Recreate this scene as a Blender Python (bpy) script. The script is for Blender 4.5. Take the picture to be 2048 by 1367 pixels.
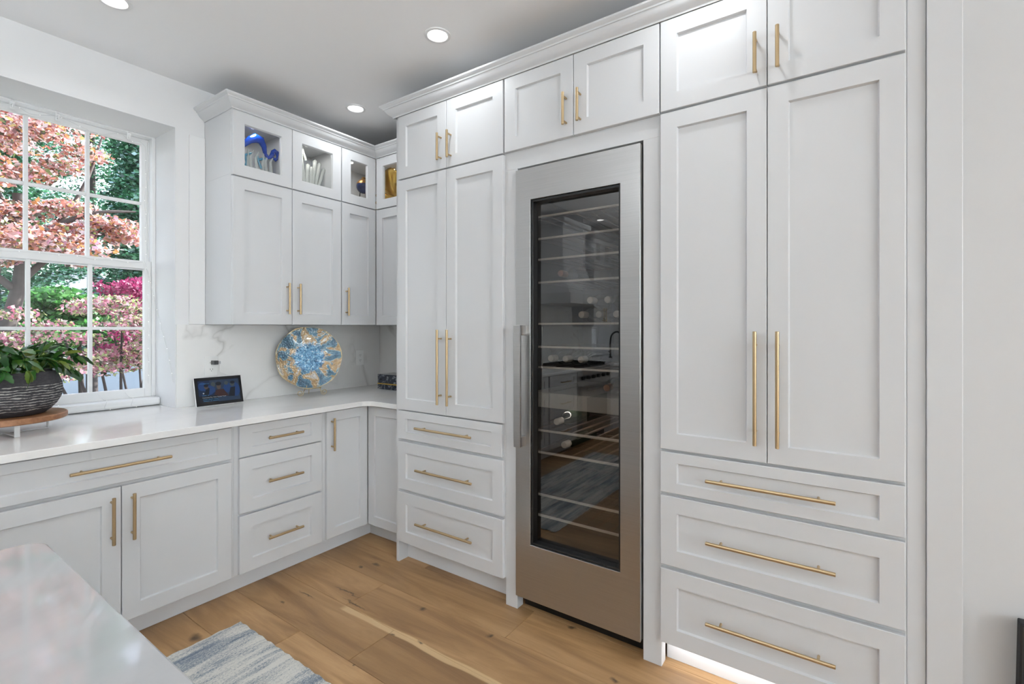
import bpy, math, random
import numpy as np
from mathutils import Vector, Matrix
random.seed(7); RNG = np.random.default_rng(11)
PI = math.pi
SC = bpy.context.scene
COL = SC.collection
for o in list(bpy.data.objects):
    bpy.data.objects.remove(o, do_unlink=True)

# ------------------------------------------------------------------ camera
cam_d = bpy.data.cameras.new('camera'); cam = bpy.data.objects.new('camera', cam_d); COL.objects.link(cam)
cam_d.sensor_width = 36.0
cam_d.lens = 36.0 * 969.94 / 2048.0
cam_d.shift_y = -(683.5 - 655.57) / 2048.0
cam_d.clip_start = 0.02; cam_d.clip_end = 300
cam.location = (0, 0, 1.372)
cam.rotation_euler = (PI / 2, 0, -math.radians(90 - 34.907))
SC.camera = cam

# ------------------------------------------------------------------ world, sun, rear fill light, exposure
W = bpy.data.worlds.new('world'); SC.world = W; W.use_nodes = True
wn = W.node_tree; wn.nodes.clear()
w_out = wn.nodes.new('ShaderNodeOutputWorld'); w_bg = wn.nodes.new('ShaderNodeBackground'); w_sky = wn.nodes.new('ShaderNodeTexSky')
w_sky.sky_type = 'NISHITA'; w_sky.sun_disc = False
w_sky.sun_elevation = math.radians(42); w_sky.sun_rotation = math.radians(98)
w_bg.inputs['Strength'].default_value = 0.88
w_hs = wn.nodes.new('ShaderNodeHueSaturation'); w_hs.inputs['Saturation'].default_value = 0.5   # a hazy, pale sky
wn.links.new(w_sky.outputs[0], w_hs.inputs['Color']); wn.links.new(w_hs.outputs[0], w_bg.inputs['Color']); wn.links.new(w_bg.outputs[0], w_out.inputs['Surface'])

def light(name, kind, loc, direction, energy, color=(1, 1, 1), size=None, size_y=None, shape=None, spread=None, parent=None):
    d = bpy.data.lights.new(name, kind); o = bpy.data.objects.new(name, d); COL.objects.link(o)
    d.energy = energy; d.color = color
    if kind == 'AREA':
        d.shape = shape or 'RECTANGLE'; d.size = size
        if d.shape in ('RECTANGLE', 'ELLIPSE'): d.size_y = size_y
        if spread: d.spread = spread
    o.location = loc
    o.rotation_euler = Vector(direction).to_track_quat('-Z', 'Y').to_euler()
    if parent: o.parent = parent
    return o

sun = light('sun', 'SUN', (0, 0, 20), (-0.80, 0.12, -0.59), 14.0, (1.0, 0.95, 0.88)); sun.data.angle = 0.009
# added fill lights behind the camera, tilted up, in openings made for them
ADDED_REAR_WINDOWS = [(-3.0, -1.35), (-1.1, 0.55)]
for rx0, rx1 in ADDED_REAR_WINDOWS:
    light('window_daylight', 'AREA', ((rx0 + rx1) / 2, -6.47, 1.5), (0, 0.15, 1), 248 * (rx1 - rx0), (0.84, 0.94, 1.0), rx1 - rx0, 1.9)

SC.view_settings.view_transform = 'Standard'; SC.view_settings.look = 'None'
SC.view_settings.exposure = -0.06; SC.view_settings.gamma = 1.0; SC.view_settings.use_curve_mapping = False

# ------------------------------------------------------------------ materials
MATS = {}
def new_mat(name):
    m = bpy.data.materials.new(name); m.use_nodes = True; MATS[name] = m
    nt = m.node_tree; b = nt.nodes['Principled BSDF']
    return m, nt, b
def nd(nt, t, **kw):
    n = nt.nodes.new('ShaderNode' + t)
    for k, v in kw.items():
        if k.startswith('_'): n.inputs[k[1:].replace('_', ' ')].default_value = v
        else: setattr(n, k, v)
    return n
def ramp(nt, stops, src=None, interp='LINEAR'):
    n = nt.nodes.new('ShaderNodeValToRGB'); cr = n.color_ramp; cr.interpolation = interp
    while len(cr.elements) < len(stops): cr.elements.new(0.5)
    for e, (p, c) in zip(cr.elements, stops):
        e.position = p; e.color = (*c, 1) if len(c) == 3 else c
    if src is not None: nt.links.new(src, n.inputs[0])
    return n
def mixc(nt, fac, a, b, mode='MIX'):
    n = nt.nodes.new('ShaderNodeMix'); n.data_type = 'RGBA'; n.blend_type = mode
    for sock, v in ((n.inputs['Factor'], fac), (n.inputs['A'], a), (n.inputs['B'], b)):
        if isinstance(v, (int, float)): sock.default_value = v
        elif isinstance(v, tuple): sock.default_value = (*v, 1) if len(v) == 3 else v
        else: nt.links.new(v, sock)
    return n.outputs['Result']
def mth(nt, op, a, b=None, clamp=False):
    n = nt.nodes.new('ShaderNodeMath'); n.operation = op; n.use_clamp = clamp
    for i, v in enumerate((a, b)):
        if v is None: continue
        if isinstance(v, (int, float)): n.inputs[i].default_value = v
        else: nt.links.new(v, n.inputs[i])
    return n.outputs[0]
def coords(nt, kind='Object', scale=(1, 1, 1), rot=(0, 0, 0), loc=(0, 0, 0)):
    if kind == 'Position': src = nt.nodes.new('ShaderNodeNewGeometry').outputs['Position']
    else: src = nt.nodes.new('ShaderNodeTexCoord').outputs[kind]
    mp = nt.nodes.new('ShaderNodeMapping'); mp.inputs['Scale'].default_value = scale
    mp.inputs['Rotation'].default_value = rot; mp.inputs['Location'].default_value = loc
    nt.links.new(src, mp.inputs['Vector']); return mp.outputs[0]
def noise(nt, vec, scale, detail=3, rough=0.5, dist=0.0):
    n = nd(nt, 'TexNoise', _Scale=scale, _Detail=detail, _Roughness=rough, _Distortion=dist)
    nt.links.new(vec, n.inputs['Vector']); return n.outputs['Fac']
def bump(nt, b, h, strength, dist=0.01):
    n = nd(nt, 'Bump', _Strength=strength, _Distance=dist); nt.links.new(h, n.inputs['Height']); nt.links.new(n.outputs[0], b.inputs['Normal'])
def plain(name, color, rough=0.5, metal=0.0, spec=None, coat=0.0, trans=0.0, emit=None, estr=0.0, nscale=0, nstr=0.0, cvar=0.0):
    m, nt, b = new_mat(name)
    b.inputs['Base Color'].default_value = (*color, 1); b.inputs['Roughness'].default_value = rough; b.inputs['Metallic'].default_value = metal
    if spec is not None: b.inputs['Specular IOR Level'].default_value = spec
    b.inputs['Coat Weight'].default_value = coat; b.inputs['Coat Roughness'].default_value = 0.05
    b.inputs['Transmission Weight'].default_value = trans
    if emit: b.inputs['Emission Color'].default_value = (*emit, 1); b.inputs['Emission Strength'].default_value = estr
    if nscale:
        v = coords(nt, 'Position'); f = noise(nt, v, nscale, 3)
        if nstr: bump(nt, b, f, nstr, 0.002)
        if cvar:
            nt.links.new(mixc(nt, f, tuple(c * (1 - cvar) for c in color), tuple(min(1, c * (1 + cvar)) for c in color)), b.inputs['Base Color'])
    return m

plain('paint', (0.655, 0.66, 0.672), 0.32, nscale=60, nstr=0.02)
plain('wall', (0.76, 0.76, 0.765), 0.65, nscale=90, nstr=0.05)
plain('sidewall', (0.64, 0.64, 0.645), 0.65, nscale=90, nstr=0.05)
plain('ceiling', (0.92, 0.92, 0.925), 0.8, nscale=70, nstr=0.04)
plain('trim', (0.80, 0.80, 0.80), 0.4, nscale=40, nstr=0.03)
plain('toekick', (0.76, 0.775, 0.80), 0.4, nscale=60, nstr=0.02)
plain('brass', (0.52, 0.39, 0.23), 0.36, metal=0.9, nscale=300, nstr=0.02, cvar=0.06)
plain('gold', (0.78, 0.50, 0.12), 0.22, metal=1.0, nscale=40, nstr=0.1, cvar=0.08)
plain('goldwire', (0.50, 0.38, 0.20), 0.35, metal=1.0, nscale=200, nstr=0.05, cvar=0.1)
plain('black', (0.008, 0.008, 0.008), 0.35, nscale=100, nstr=0.01)
plain('blackgloss', (0.006, 0.006, 0.007), 0.08, nscale=100, nstr=0.005)
plain('liner', (0.035, 0.032, 0.030), 0.5, nscale=60, nstr=0.02)
plain('shelfwood', (0.06, 0.035, 0.025), 0.5, nscale=40, nstr=0.05, cvar=0.2)
plain('shelfedge', (0.78, 0.74, 0.68), 0.35, nscale=80, nstr=0.02)
plain('divider', (0.50, 0.50, 0.48), 0.4, nscale=80, nstr=0.02)
plain('plastic', (0.85, 0.85, 0.84), 0.3, nscale=100, nstr=0.01)
plain('plasticdark', (0.03, 0.032, 0.035), 0.3, nscale=100, nstr=0.02)
plain('slot', (0.12, 0.12, 0.12), 0.5, nscale=100, nstr=0.01)
plain('chrome', (0.75, 0.76, 0.78), 0.12, metal=1.0, nscale=100, nstr=0.01)
plain('whitemetal', (0.78, 0.78, 0.78), 0.25, nscale=100, nstr=0.01)
plain('bottle', (0.012, 0.02, 0.012), 0.06, coat=0.5, nscale=30, nstr=0.01)
plain('foilwhite', (0.62, 0.58, 0.52), 0.3, nscale=120, nstr=0.15, cvar=0.1)
plain('foilcopper', (0.40, 0.16, 0.07), 0.3, metal=0.5, nscale=120, nstr=0.15, cvar=0.1)
plain('lens', (0.9, 0.9, 0.9), 0.5, emit=(1.0, 0.985, 0.96), estr=6.0)
plain('puck', (0.9, 0.9, 0.9), 0.5, emit=(1.0, 0.97, 0.92), estr=1.6)
plain('ledstrip', (0.9, 0.9, 0.9), 0.5, emit=(0.97, 0.985, 1.0), estr=1.4)
plain('fairybulb', (0.9, 0.9, 0.88), 0.2, emit=(1.0, 0.95, 0.85), estr=0.55)
plain('wire', (0.66, 0.66, 0.66), 0.3, metal=0.4, nscale=100, nstr=0.01)
plain('hookplastic', (0.86, 0.86, 0.86), 0.15, nscale=50, nstr=0.01)
plain('blueglass', (0.005, 0.055, 0.42), 0.06, coat=0.8, nscale=30, nstr=0.1, cvar=0.5)
plain('paleblueglass', (0.08, 0.28, 0.42), 0.06, coat=0.8, nscale=30, nstr=0.1, cvar=0.5)
plain('globeblue', (0.03, 0.045, 0.13), 0.22, coat=0.4, nscale=40, nstr=0.05, cvar=0.4)
plain('globegold', (0.28, 0.15, 0.05), 0.4, metal=0.6, nscale=120, nstr=0.6, cvar=0.7)
plain('soil', (0.03, 0.02, 0.012), 0.9, nscale=80, nstr=0.6, cvar=0.3)
plain('trunkbark', (0.085, 0.072, 0.068), 0.85, nscale=18, nstr=0.6, cvar=0.35)
plain('darkstem', (0.05, 0.04, 0.04), 0.85, nscale=18, nstr=0.5, cvar=0.3)
plain('road', (0.05, 0.075, 0.105), 0.85, nscale=2, nstr=0.1, cvar=0.08)
plain('soilground', (0.07, 0.085, 0.045), 0.95, nscale=3, nstr=0.4, cvar=0.5)
plain('siding', (0.72, 0.74, 0.76), 0.7, nscale=5, nstr=0.05, cvar=0.04)
plain('roofing', (0.12, 0.14, 0.17), 0.8, nscale=8, nstr=0.3, cvar=0.2)
plain('winpane_far', (0.03, 0.04, 0.06), 0.1, nscale=3, nstr=0.01)
plain('upholstery', (0.022, 0.022, 0.024), 0.85, nscale=260, nstr=0.5, cvar=0.25)
plain('ironblack', (0.015, 0.015, 0.015), 0.45, nscale=80, nstr=0.1)

def glass_mat(name, tint, refl_base, ior, rough=0.0):
    m, nt, b = new_mat(name); nt.nodes.remove(b)
    out = nt.nodes['Material Output']
    t = nd(nt, 'BsdfTransparent'); t.inputs['Color'].default_value = (*tint, 1)
    g = nd(nt, 'BsdfGlossy'); g.inputs['Roughness'].default_value = rough
    f = nd(nt, 'Fresnel', _IOR=ior)
    geo = nt.nodes.new('ShaderNodeNewGeometry')  # only the outer face of a pane mirrors
    fac = mth(nt, 'MULTIPLY', mth(nt, 'ADD', f.outputs[0], refl_base, True), mth(nt, 'SUBTRACT', 1.0, geo.outputs['Backfacing']))
    mx = nd(nt, 'MixShader'); nt.links.new(fac, mx.inputs[0]); nt.links.new(t.outputs[0], mx.inputs[1]); nt.links.new(g.outputs[0], mx.inputs[2])
    nt.links.new(mx.outputs[0], out.inputs['Surface'])
glass_mat('windowglass', (0.97, 0.98, 0.98), 0.0, 1.45)
glass_mat('doorglass', (0.96, 0.97, 0.97), 0.0, 1.45)
glass_mat('fridgeglass', (0.72, 0.70, 0.68), 0.10, 1.6)
plain('clearglass', (0.80, 0.82, 0.78), 0.05, coat=0.6, nscale=30, nstr=0.05)
_b = MATS['clearglass'].node_tree.nodes['Principled BSDF']; _b.inputs['Alpha'].default_value = 0.42

# brushed steel
m, nt, b = new_mat('steel'); b.inputs['Metallic'].default_value = 1.0
v = coords(nt, 'Object', (3, 3, 400)); f = noise(nt, v, 1.0, 3, 0.6)
r = ramp(nt, [(0.3, (0.45, 0.445, 0.44)), (0.7, (0.51, 0.505, 0.50))], f); nt.links.new(r.outputs[0], b.inputs['Base Color'])
r2 = ramp(nt, [(0.2, (0.27,) * 3), (0.8, (0.36,) * 3)], f); nt.links.new(r2.outputs[0], b.inputs['Roughness']); bump(nt, b, f, 0.015, 0.001)

# quartz worktop
m, nt, b = new_mat('quartz'); v = coords(nt, 'Position', (1, 1, 1), (0, 0, 0.5))
n1 = noise(nt, v, 1.3, 5, 0.6, 1.4); a = mth(nt, 'ABSOLUTE', mth(nt, 'SUBTRACT', n1, 0.5))
vein = ramp(nt, [(0.0, (0.83, 0.82, 0.81)), (0.04, (0.85, 0.84, 0.83)), (0.2, (0.87, 0.86, 0.85))], a)
nt.links.new(vein.outputs[0], b.inputs['Base Color']); b.inputs['Roughness'].default_value = 0.11; b.inputs['Specular IOR Level'].default_value = 0.7
m, nt, b = new_mat('islandquartz'); v = coords(nt, 'Position', (1, 1, 1), (0, 0, 0.9))  # quartz copy darkened for the island, offsetting too much light on it
n1 = noise(nt, v, 1.1, 5, 0.6, 1.2); a = mth(nt, 'ABSOLUTE', mth(nt, 'SUBTRACT', n1, 0.5))
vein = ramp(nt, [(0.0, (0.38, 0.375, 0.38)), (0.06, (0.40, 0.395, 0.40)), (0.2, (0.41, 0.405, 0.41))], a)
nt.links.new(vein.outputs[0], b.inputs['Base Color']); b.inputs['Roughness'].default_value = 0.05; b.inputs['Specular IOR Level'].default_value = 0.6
# marble backsplash with thin grey veins
m, nt, b = new_mat('marble'); v = coords(nt, 'Position', (1, 1, 1), (0.3, 0.5, 0.2), (0.3, 0.1, 0.6))
n1 = noise(nt, v, 1.5, 4, 0.5, 0.5); a = mth(nt, 'ABSOLUTE', mth(nt, 'SUBTRACT', n1, 0.5))
vein = ramp(nt, [(0.0, (0.7,) * 3), (0.006, (0.32,) * 3), (0.022, (0, 0, 0))], a)
msk = ramp(nt, [(0.42, (0, 0, 0)), (0.60, (1, 1, 1))], noise(nt, v, 2.6, 2))
fac = mth(nt, 'MULTIPLY', vein.outputs[0], msk.outputs[0])
n2 = noise(nt, v, 3.0, 6, 0.6); base = ramp(nt, [(0.3, (0.80, 0.79, 0.775)), (0.7, (0.85, 0.845, 0.835))], n2)
nt.links.new(mixc(nt, fac, base.outputs[0], (0.42, 0.41, 0.39)), b.inputs['Base Color']); b.inputs['Roughness'].default_value = 0.22
# black marble box
m, nt, b = new_mat('blackmarble'); v = coords(nt, 'Object', (1, 1, 1))
n1 = noise(nt, v, 16, 4, 0.55, 1.2); a = mth(nt, 'ABSOLUTE', mth(nt, 'SUBTRACT', n1, 0.5))
vein = ramp(nt, [(0.0, (0.35, 0.37, 0.40)), (0.02, (0.02, 0.026, 0.04)), (0.3, (0.008, 0.012, 0.025))], a)
nt.links.new(vein.outputs[0], b.inputs['Base Color']); b.inputs['Roughness'].default_value = 0.12

# oak planks
m, nt, b = new_mat('oak')
oi = nt.nodes.new('ShaderNodeObjectInfo'); rnd = oi.outputs['Random']
pos = nt.nodes.new('ShaderNodeNewGeometry').outputs['Position']
off = nd(nt, 'VectorMath', operation='SCALE'); off.inputs[0].default_value = (13.0, 31.0, 7.0); nt.links.new(rnd, off.inputs['Scale'])
add = nd(nt, 'VectorMath', operation='ADD'); nt.links.new(pos, add.inputs[0]); nt.links.new(off.outputs[0], add.inputs[1])
mp = nd(nt, 'Mapping'); mp.inputs['Scale'].default_value = (1, 0.10, 1); nt.links.new(add.outputs[0], mp.inputs['Vector'])
mp2 = nd(nt, 'Mapping'); mp2.inputs['Scale'].default_value = (1, 0.03, 1); nt.links.new(add.outputs[0], mp2.inputs['Vector'])
g1 = noise(nt, mp.outputs[0], 9, 6, 0.62, 1.2); g2 = noise(nt, mp2.outputs[0], 150, 3, 0.6); g3 = noise(nt, add.outputs[0], 1.6, 2)
c1 = ramp(nt, [(0.34, (0.225, 0.118, 0.048)), (0.5, (0.365, 0.208, 0.090)), (0.66, (0.50, 0.305, 0.145))], g1)
c2 = mixc(nt, mth(nt, 'MULTIPLY', g2, 0.34), c1.outputs[0], (0.215, 0.115, 0.048))
c3 = mixc(nt, mth(nt, 'MULTIPLY', g3, 0.3), c2, (0.46, 0.272, 0.125))
tone = ramp(nt, [(0.0, (0.80, 0.79, 0.78)), (0.5, (1.0, 1.0, 1.0)), (1.0, (1.12, 1.12, 1.13))], rnd)
c4 = mixc(nt, 1.0, c3, tone.outputs[0], 'MULTIPLY')
# a pale sapwood streak and the dark knots and checks of these boards
sx = nd(nt, 'SeparateXYZ'); nt.links.new(pos, sx.inputs[0])
wv = noise(nt, pos, 1.7, 2)
line = mth(nt, 'ADD', mth(nt, 'MULTIPLY', wv, 0.10), 1.452)
dd = mth(nt, 'ABSOLUTE', mth(nt, 'SUBTRACT', sx.outputs['X'], line))
band = mth(nt, 'SUBTRACT', 1.0, mth(nt, 'DIVIDE', mth(nt, 'SUBTRACT', dd, 0.014), 0.006), True)
end = mth(nt, 'MULTIPLY', mth(nt, 'SUBTRACT', 2.06, sx.outputs['Y']), 30, True)
c5 = mixc(nt, mth(nt, 'MULTIPLY', mth(nt, 'MULTIPLY', band, end), 0.8), c4, (0.62, 0.43, 0.235))
warp = nd(nt, 'TexNoise', _Scale=22.0, _Detail=3.0); nt.links.new(pos, warp.inputs['Vector'])
wsub = nd(nt, 'VectorMath', operation='SUBTRACT'); wsub.inputs[1].default_value = (0.5, 0.5, 0.5); nt.links.new(warp.outputs['Color'], wsub.inputs[0])
wsc = nd(nt, 'VectorMath', operation='SCALE'); wsc.inputs['Scale'].default_value = 0.045; nt.links.new(wsub.outputs[0], wsc.inputs[0])
wp = nd(nt, 'VectorMath', operation='ADD'); nt.links.new(pos, wp.inputs[0]); nt.links.new(wsc.outputs[0], wp.inputs[1])
cur = c5
KNOTS = [(0.96, 2.38, 0.022, 0.035), (1.857, 2.258, 0.017, 0.03), (1.79, 2.31, 0.010, 0.018), (1.44, 2.30, 0.006, 0.06), (1.53, 2.02, 0.006, 0.09), (1.58, 2.14, 0.005, 0.10),
         (1.69, 1.71, 0.016, 0.02), (1.47, 1.68, 0.008, 0.012), (1.51, 1.54, 0.007, 0.02), (1.25, 1.66, 0.007, 0.01), (1.33, 2.33, 0.006, 0.02), (1.72, 1.32, 0.012, 0.016), (1.98, 1.05, 0.010, 0.02), (1.78, 0.75, 0.011, 0.02)]
for kx, ky, rx, ry in KNOTS:
    sb = nd(nt, 'VectorMath', operation='SUBTRACT'); sb.inputs[1].default_value = (kx, ky, 0); nt.links.new(wp.outputs[0], sb.inputs[0])
    ml = nd(nt, 'VectorMath', operation='MULTIPLY'); ml.inputs[1].default_value = (1 / rx, 1 / ry, 0); nt.links.new(sb.outputs[0], ml.inputs[0])
    ln = nd(nt, 'VectorMath', operation='LENGTH'); nt.links.new(ml.outputs[0], ln.inputs[0])
    k = mth(nt, 'SUBTRACT', 1.25, ln.outputs['Value'], True)
    cur = mixc(nt, mth(nt, 'MULTIPLY', k, 0.85), cur, (0.045, 0.026, 0.014))
nt.links.new(cur, b.inputs['Base Color']); b.inputs['Roughness'].default_value = 0.42; bump(nt, b, g2, 0.06, 0.001)

# walnut disc
m, nt, b = new_mat('walnut'); v = coords(nt, 'Object', (1, 0.12, 1)); g = noise(nt, v, 40, 4, 0.6, 0.6)
r = ramp(nt, [(0.3, (0.20, 0.085, 0.038)), (0.7, (0.36, 0.17, 0.08))], g); nt.links.new(r.outputs[0], b.inputs['Base Color']); b.inputs['Roughness'].default_value = 0.4
# runner rug: distressed blue-grey on cream, woven rows
m, nt, b = new_mat('rug'); pv = coords(nt, 'Position', (1, 1, 1))
s1 = noise(nt, coords(nt, 'Position', (2.4, 22, 1)), 1.6, 5, 0.65, 0.4); s2 = noise(nt, coords(nt, 'Position', (1.2, 5, 1), (0, 0, 0.1), (3, 0, 0)), 2.2, 3)
s3 = noise(nt, coords(nt, 'Position', (60, 140, 1)), 2.0, 2, 0.6)
sm = mth(nt, 'ADD', mth(nt, 'MULTIPLY', s1, 0.50), mth(nt, 'ADD', mth(nt, 'MULTIPLY', s2, 0.5), mth(nt, 'MULTIPLY', s3, 0.48)))
r = ramp(nt, [(0.54, (0.10, 0.135, 0.19)), (0.66, (0.25, 0.285, 0.33)), (0.73, (0.50, 0.50, 0.485)), (0.80, (0.68, 0.66, 0.61))], sm)
nt.links.new(r.outputs[0], b.inputs['Base Color']); b.inputs['Roughness'].default_value = 0.95; bump(nt, b, s3, 0.9, 0.004)
# planter: charcoal clay with chalky horizontal ridges below a plain rim
m, nt, b = new_mat('planter'); ob = nt.nodes.new('ShaderNodeTexCoord').outputs['Object']
sx = nd(nt, 'SeparateXYZ'); nt.links.new(ob, sx.inputs[0])
wn1 = noise(nt, coords(nt, 'Object', (1, 1, 2.5)), 16, 3, 0.6); wn2 = noise(nt, coords(nt, 'Object', (1, 1, 3)), 45, 3, 0.7)
ph = mth(nt, 'ADD', mth(nt, 'MULTIPLY', sx.outputs['Z'], 560), mth(nt, 'MULTIPLY', wn1, 10.0))
ridge = mth(nt, 'ADD', mth(nt, 'SINE', ph), mth(nt, 'MULTIPLY', mth(nt, 'SUBTRACT', wn2, 0.5), 3.2))
rg = ramp(nt, [(0.45, (0, 0, 0)), (0.85, (1, 1, 1))], ridge)
zone = ramp(nt, [(0.02, (0, 0, 0)), (0.026, (1, 1, 1)), (0.132, (1, 1, 1)), (0.138, (0, 0, 0))], sx.outputs['Z'])
fac = mth(nt, 'MULTIPLY', rg.outputs[0], zone.outputs[0])
dk = ramp(nt, [(0.3, (0.028, 0.026, 0.030)), (0.7, (0.055, 0.052, 0.058))], wn2)
nt.links.new(mixc(nt, fac, dk.outputs[0], (0.40, 0.38, 0.355)), b.inputs['Base Color']); b.inputs['Roughness'].default_value = 0.85; bump(nt, b, fac, 0.7, 0.006)
# leaf of the potted plant
m, nt, b = new_mat('houseleaf'); oi = nt.nodes.new('ShaderNodeObjectInfo')
r = ramp(nt, [(0.0, (0.012, 0.065, 0.012)), (0.5, (0.03, 0.125, 0.02)), (0.85, (0.10, 0.19, 0.025)), (1.0, (0.22, 0.26, 0.05))], oi.outputs['Random'])
lv = noise(nt, coords(nt, 'Object', (1, 6, 1)), 4, 3); nt.links.new(mixc(nt, mth(nt, 'MULTIPLY', lv, 0.5), r.outputs[0], (0.008, 0.035, 0.010)), b.inputs['Base Color'])
b.inputs['Roughness'].default_value = 0.28
# decorative plate: radial patches of blue, gold and pearl, crackled foil centre
m, nt, b = new_mat('plateglaze'); ob = coords(nt, 'Object')
sx = nd(nt, 'SeparateXYZ'); nt.links.new(ob, sx.inputs[0])
rad = mth(nt, 'SQRT', mth(nt, 'ADD', mth(nt, 'MULTIPLY', sx.outputs['X'], sx.outputs['X']), mth(nt, 'MULTIPLY', sx.outputs['Z'], sx.outputs['Z'])))
ang = mth(nt, 'ARCTAN2', sx.outputs['Z'], sx.outputs['X'])
cmb = nd(nt, 'CombineXYZ'); nt.links.new(mth(nt, 'COSINE', ang), cmb.inputs[0]); nt.links.new(mth(nt, 'SINE', ang), cmb.inputs[1]); nt.links.new(mth(nt, 'MULTIPLY', rad, 6.0), cmb.inputs[2])
pn = noise(nt, cmb.outputs[0], 1.9, 3, 0.55, 0.6)
patch = ramp(nt, [(0.25, (0.010, 0.035, 0.07)), (0.38, (0.025, 0.09, 0.15)), (0.44, (0.045, 0.14, 0.215)), (0.485, (0.11, 0.21, 0.27)), (0.505, (0.42, 0.40, 0.34)), (0.535, (0.33, 0.20, 0.08)), (0.60, (0.43, 0.29, 0.13)), (0.66, (0.46, 0.44, 0.40))], pn)
vo = nd(nt, 'TexVoronoi', _Scale=95.0); nt.links.new(ob, vo.inputs['Vector'])
fn = noise(nt, ob, 60, 4, 0.7)
cr = ramp(nt, [(0.30, (0.02, 0.06, 0.13)), (0.47, (0.05, 0.18, 0.33)), (0.60, (0.17, 0.36, 0.50)), (0.70, (0.58, 0.62, 0.63)), (0.78, (0.45, 0.32, 0.18))], mth(nt, 'ADD', mth(nt, 'MULTIPLY', fn, 0.7), mth(nt, 'MULTIPLY', vo.outputs['Color'], 0.28)))
cen = mth(nt, 'SUBTRACT', 1.0, mth(nt, 'DIVIDE', mth(nt, 'SUBTRACT', mth(nt, 'ADD', rad, mth(nt, 'MULTIPLY', mth(nt, 'SUBTRACT', fn, 0.5), 0.09)), 0.085), 0.02), True)
streak = noise(nt, ob, 140, 4, 0.7)
rim = mixc(nt, mth(nt, 'MULTIPLY', mth(nt, 'SUBTRACT', streak, 0.25), 0.75, True), patch.outputs[0], mixc(nt, 0.5, patch.outputs[0], (0.30, 0.36, 0.40)))
rim = mixc(nt, ramp(nt, [(0.56, (0, 0, 0)), (0.66, (0.75,) * 3)], noise(nt, ob, 28, 5, 0.7)).outputs[0], rim, (0.015, 0.045, 0.075))
c = mixc(nt, cen, rim, cr.outputs[0])
edge = mth(nt, 'MULTIPLY', mth(nt, 'SUBTRACT', rad, 0.2025), 400, True)
nt.links.new(mixc(nt, edge, c, (0.45, 0.36, 0.20)), b.inputs['Base Color']); b.inputs['Roughness'].default_value = 0.14; b.inputs['Metallic'].default_value = 0.3; b.inputs['Coat Weight'].default_value = 0.6
bump(nt, b, mth(nt, 'ADD', fn, vo.outputs['Distance']), 0.55, 0.004)
# coloured outdoor leaves (each leaf keeps its own tint in a colour attribute)
m, nt, b = new_mat('treeleaf'); nt.nodes.remove(b); out = nt.nodes['Material Output']
at = nd(nt, 'VertexColor'); at.layer_name = 'Col'
df = nd(nt, 'BsdfDiffuse'); tl = nd(nt, 'BsdfTranslucent'); gl = nd(nt, 'BsdfGlossy'); gl.inputs['Roughness'].default_value = 0.35
for s in (df, tl): nt.links.new(at.outputs[0], s.inputs['Color'])
mx = nd(nt, 'MixShader'); mx.inputs[0].default_value = 0.45; nt.links.new(df.outputs[0], mx.inputs[1]); nt.links.new(tl.outputs[0], mx.inputs[2])
mx2 = nd(nt, 'MixShader'); mx2.inputs[0].default_value = 0.07; nt.links.new(mx.outputs[0], mx2.inputs[1]); nt.links.new(gl.outputs[0], mx2.inputs[2])
nt.links.new(mx2.outputs[0], out.inputs['Surface'])
# flat screen picture colours (a lit display)
for nm, cc, st in (('px_dark', (0.004, 0.006, 0.012), 1.0), ('px_navy', (0.004, 0.014, 0.045), 1.0), ('px_blue', (0.006, 0.032, 0.12), 1.0), ('px_mid', (0.012, 0.028, 0.06), 1.0),
                   ('px_skin', (0.06, 0.045, 0.04), 1.0), ('px_grey', (0.04, 0.05, 0.055), 1.0), ('px_text', (0.30, 0.33, 0.37), 1.0), ('px_cyan', (0.03, 0.13, 0.27), 1.0), ('px_brown', (0.03, 0.012, 0.012), 1.0)):
    plain(nm, (0.0, 0.0, 0.0), 0.15, emit=cc, estr=st)

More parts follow.
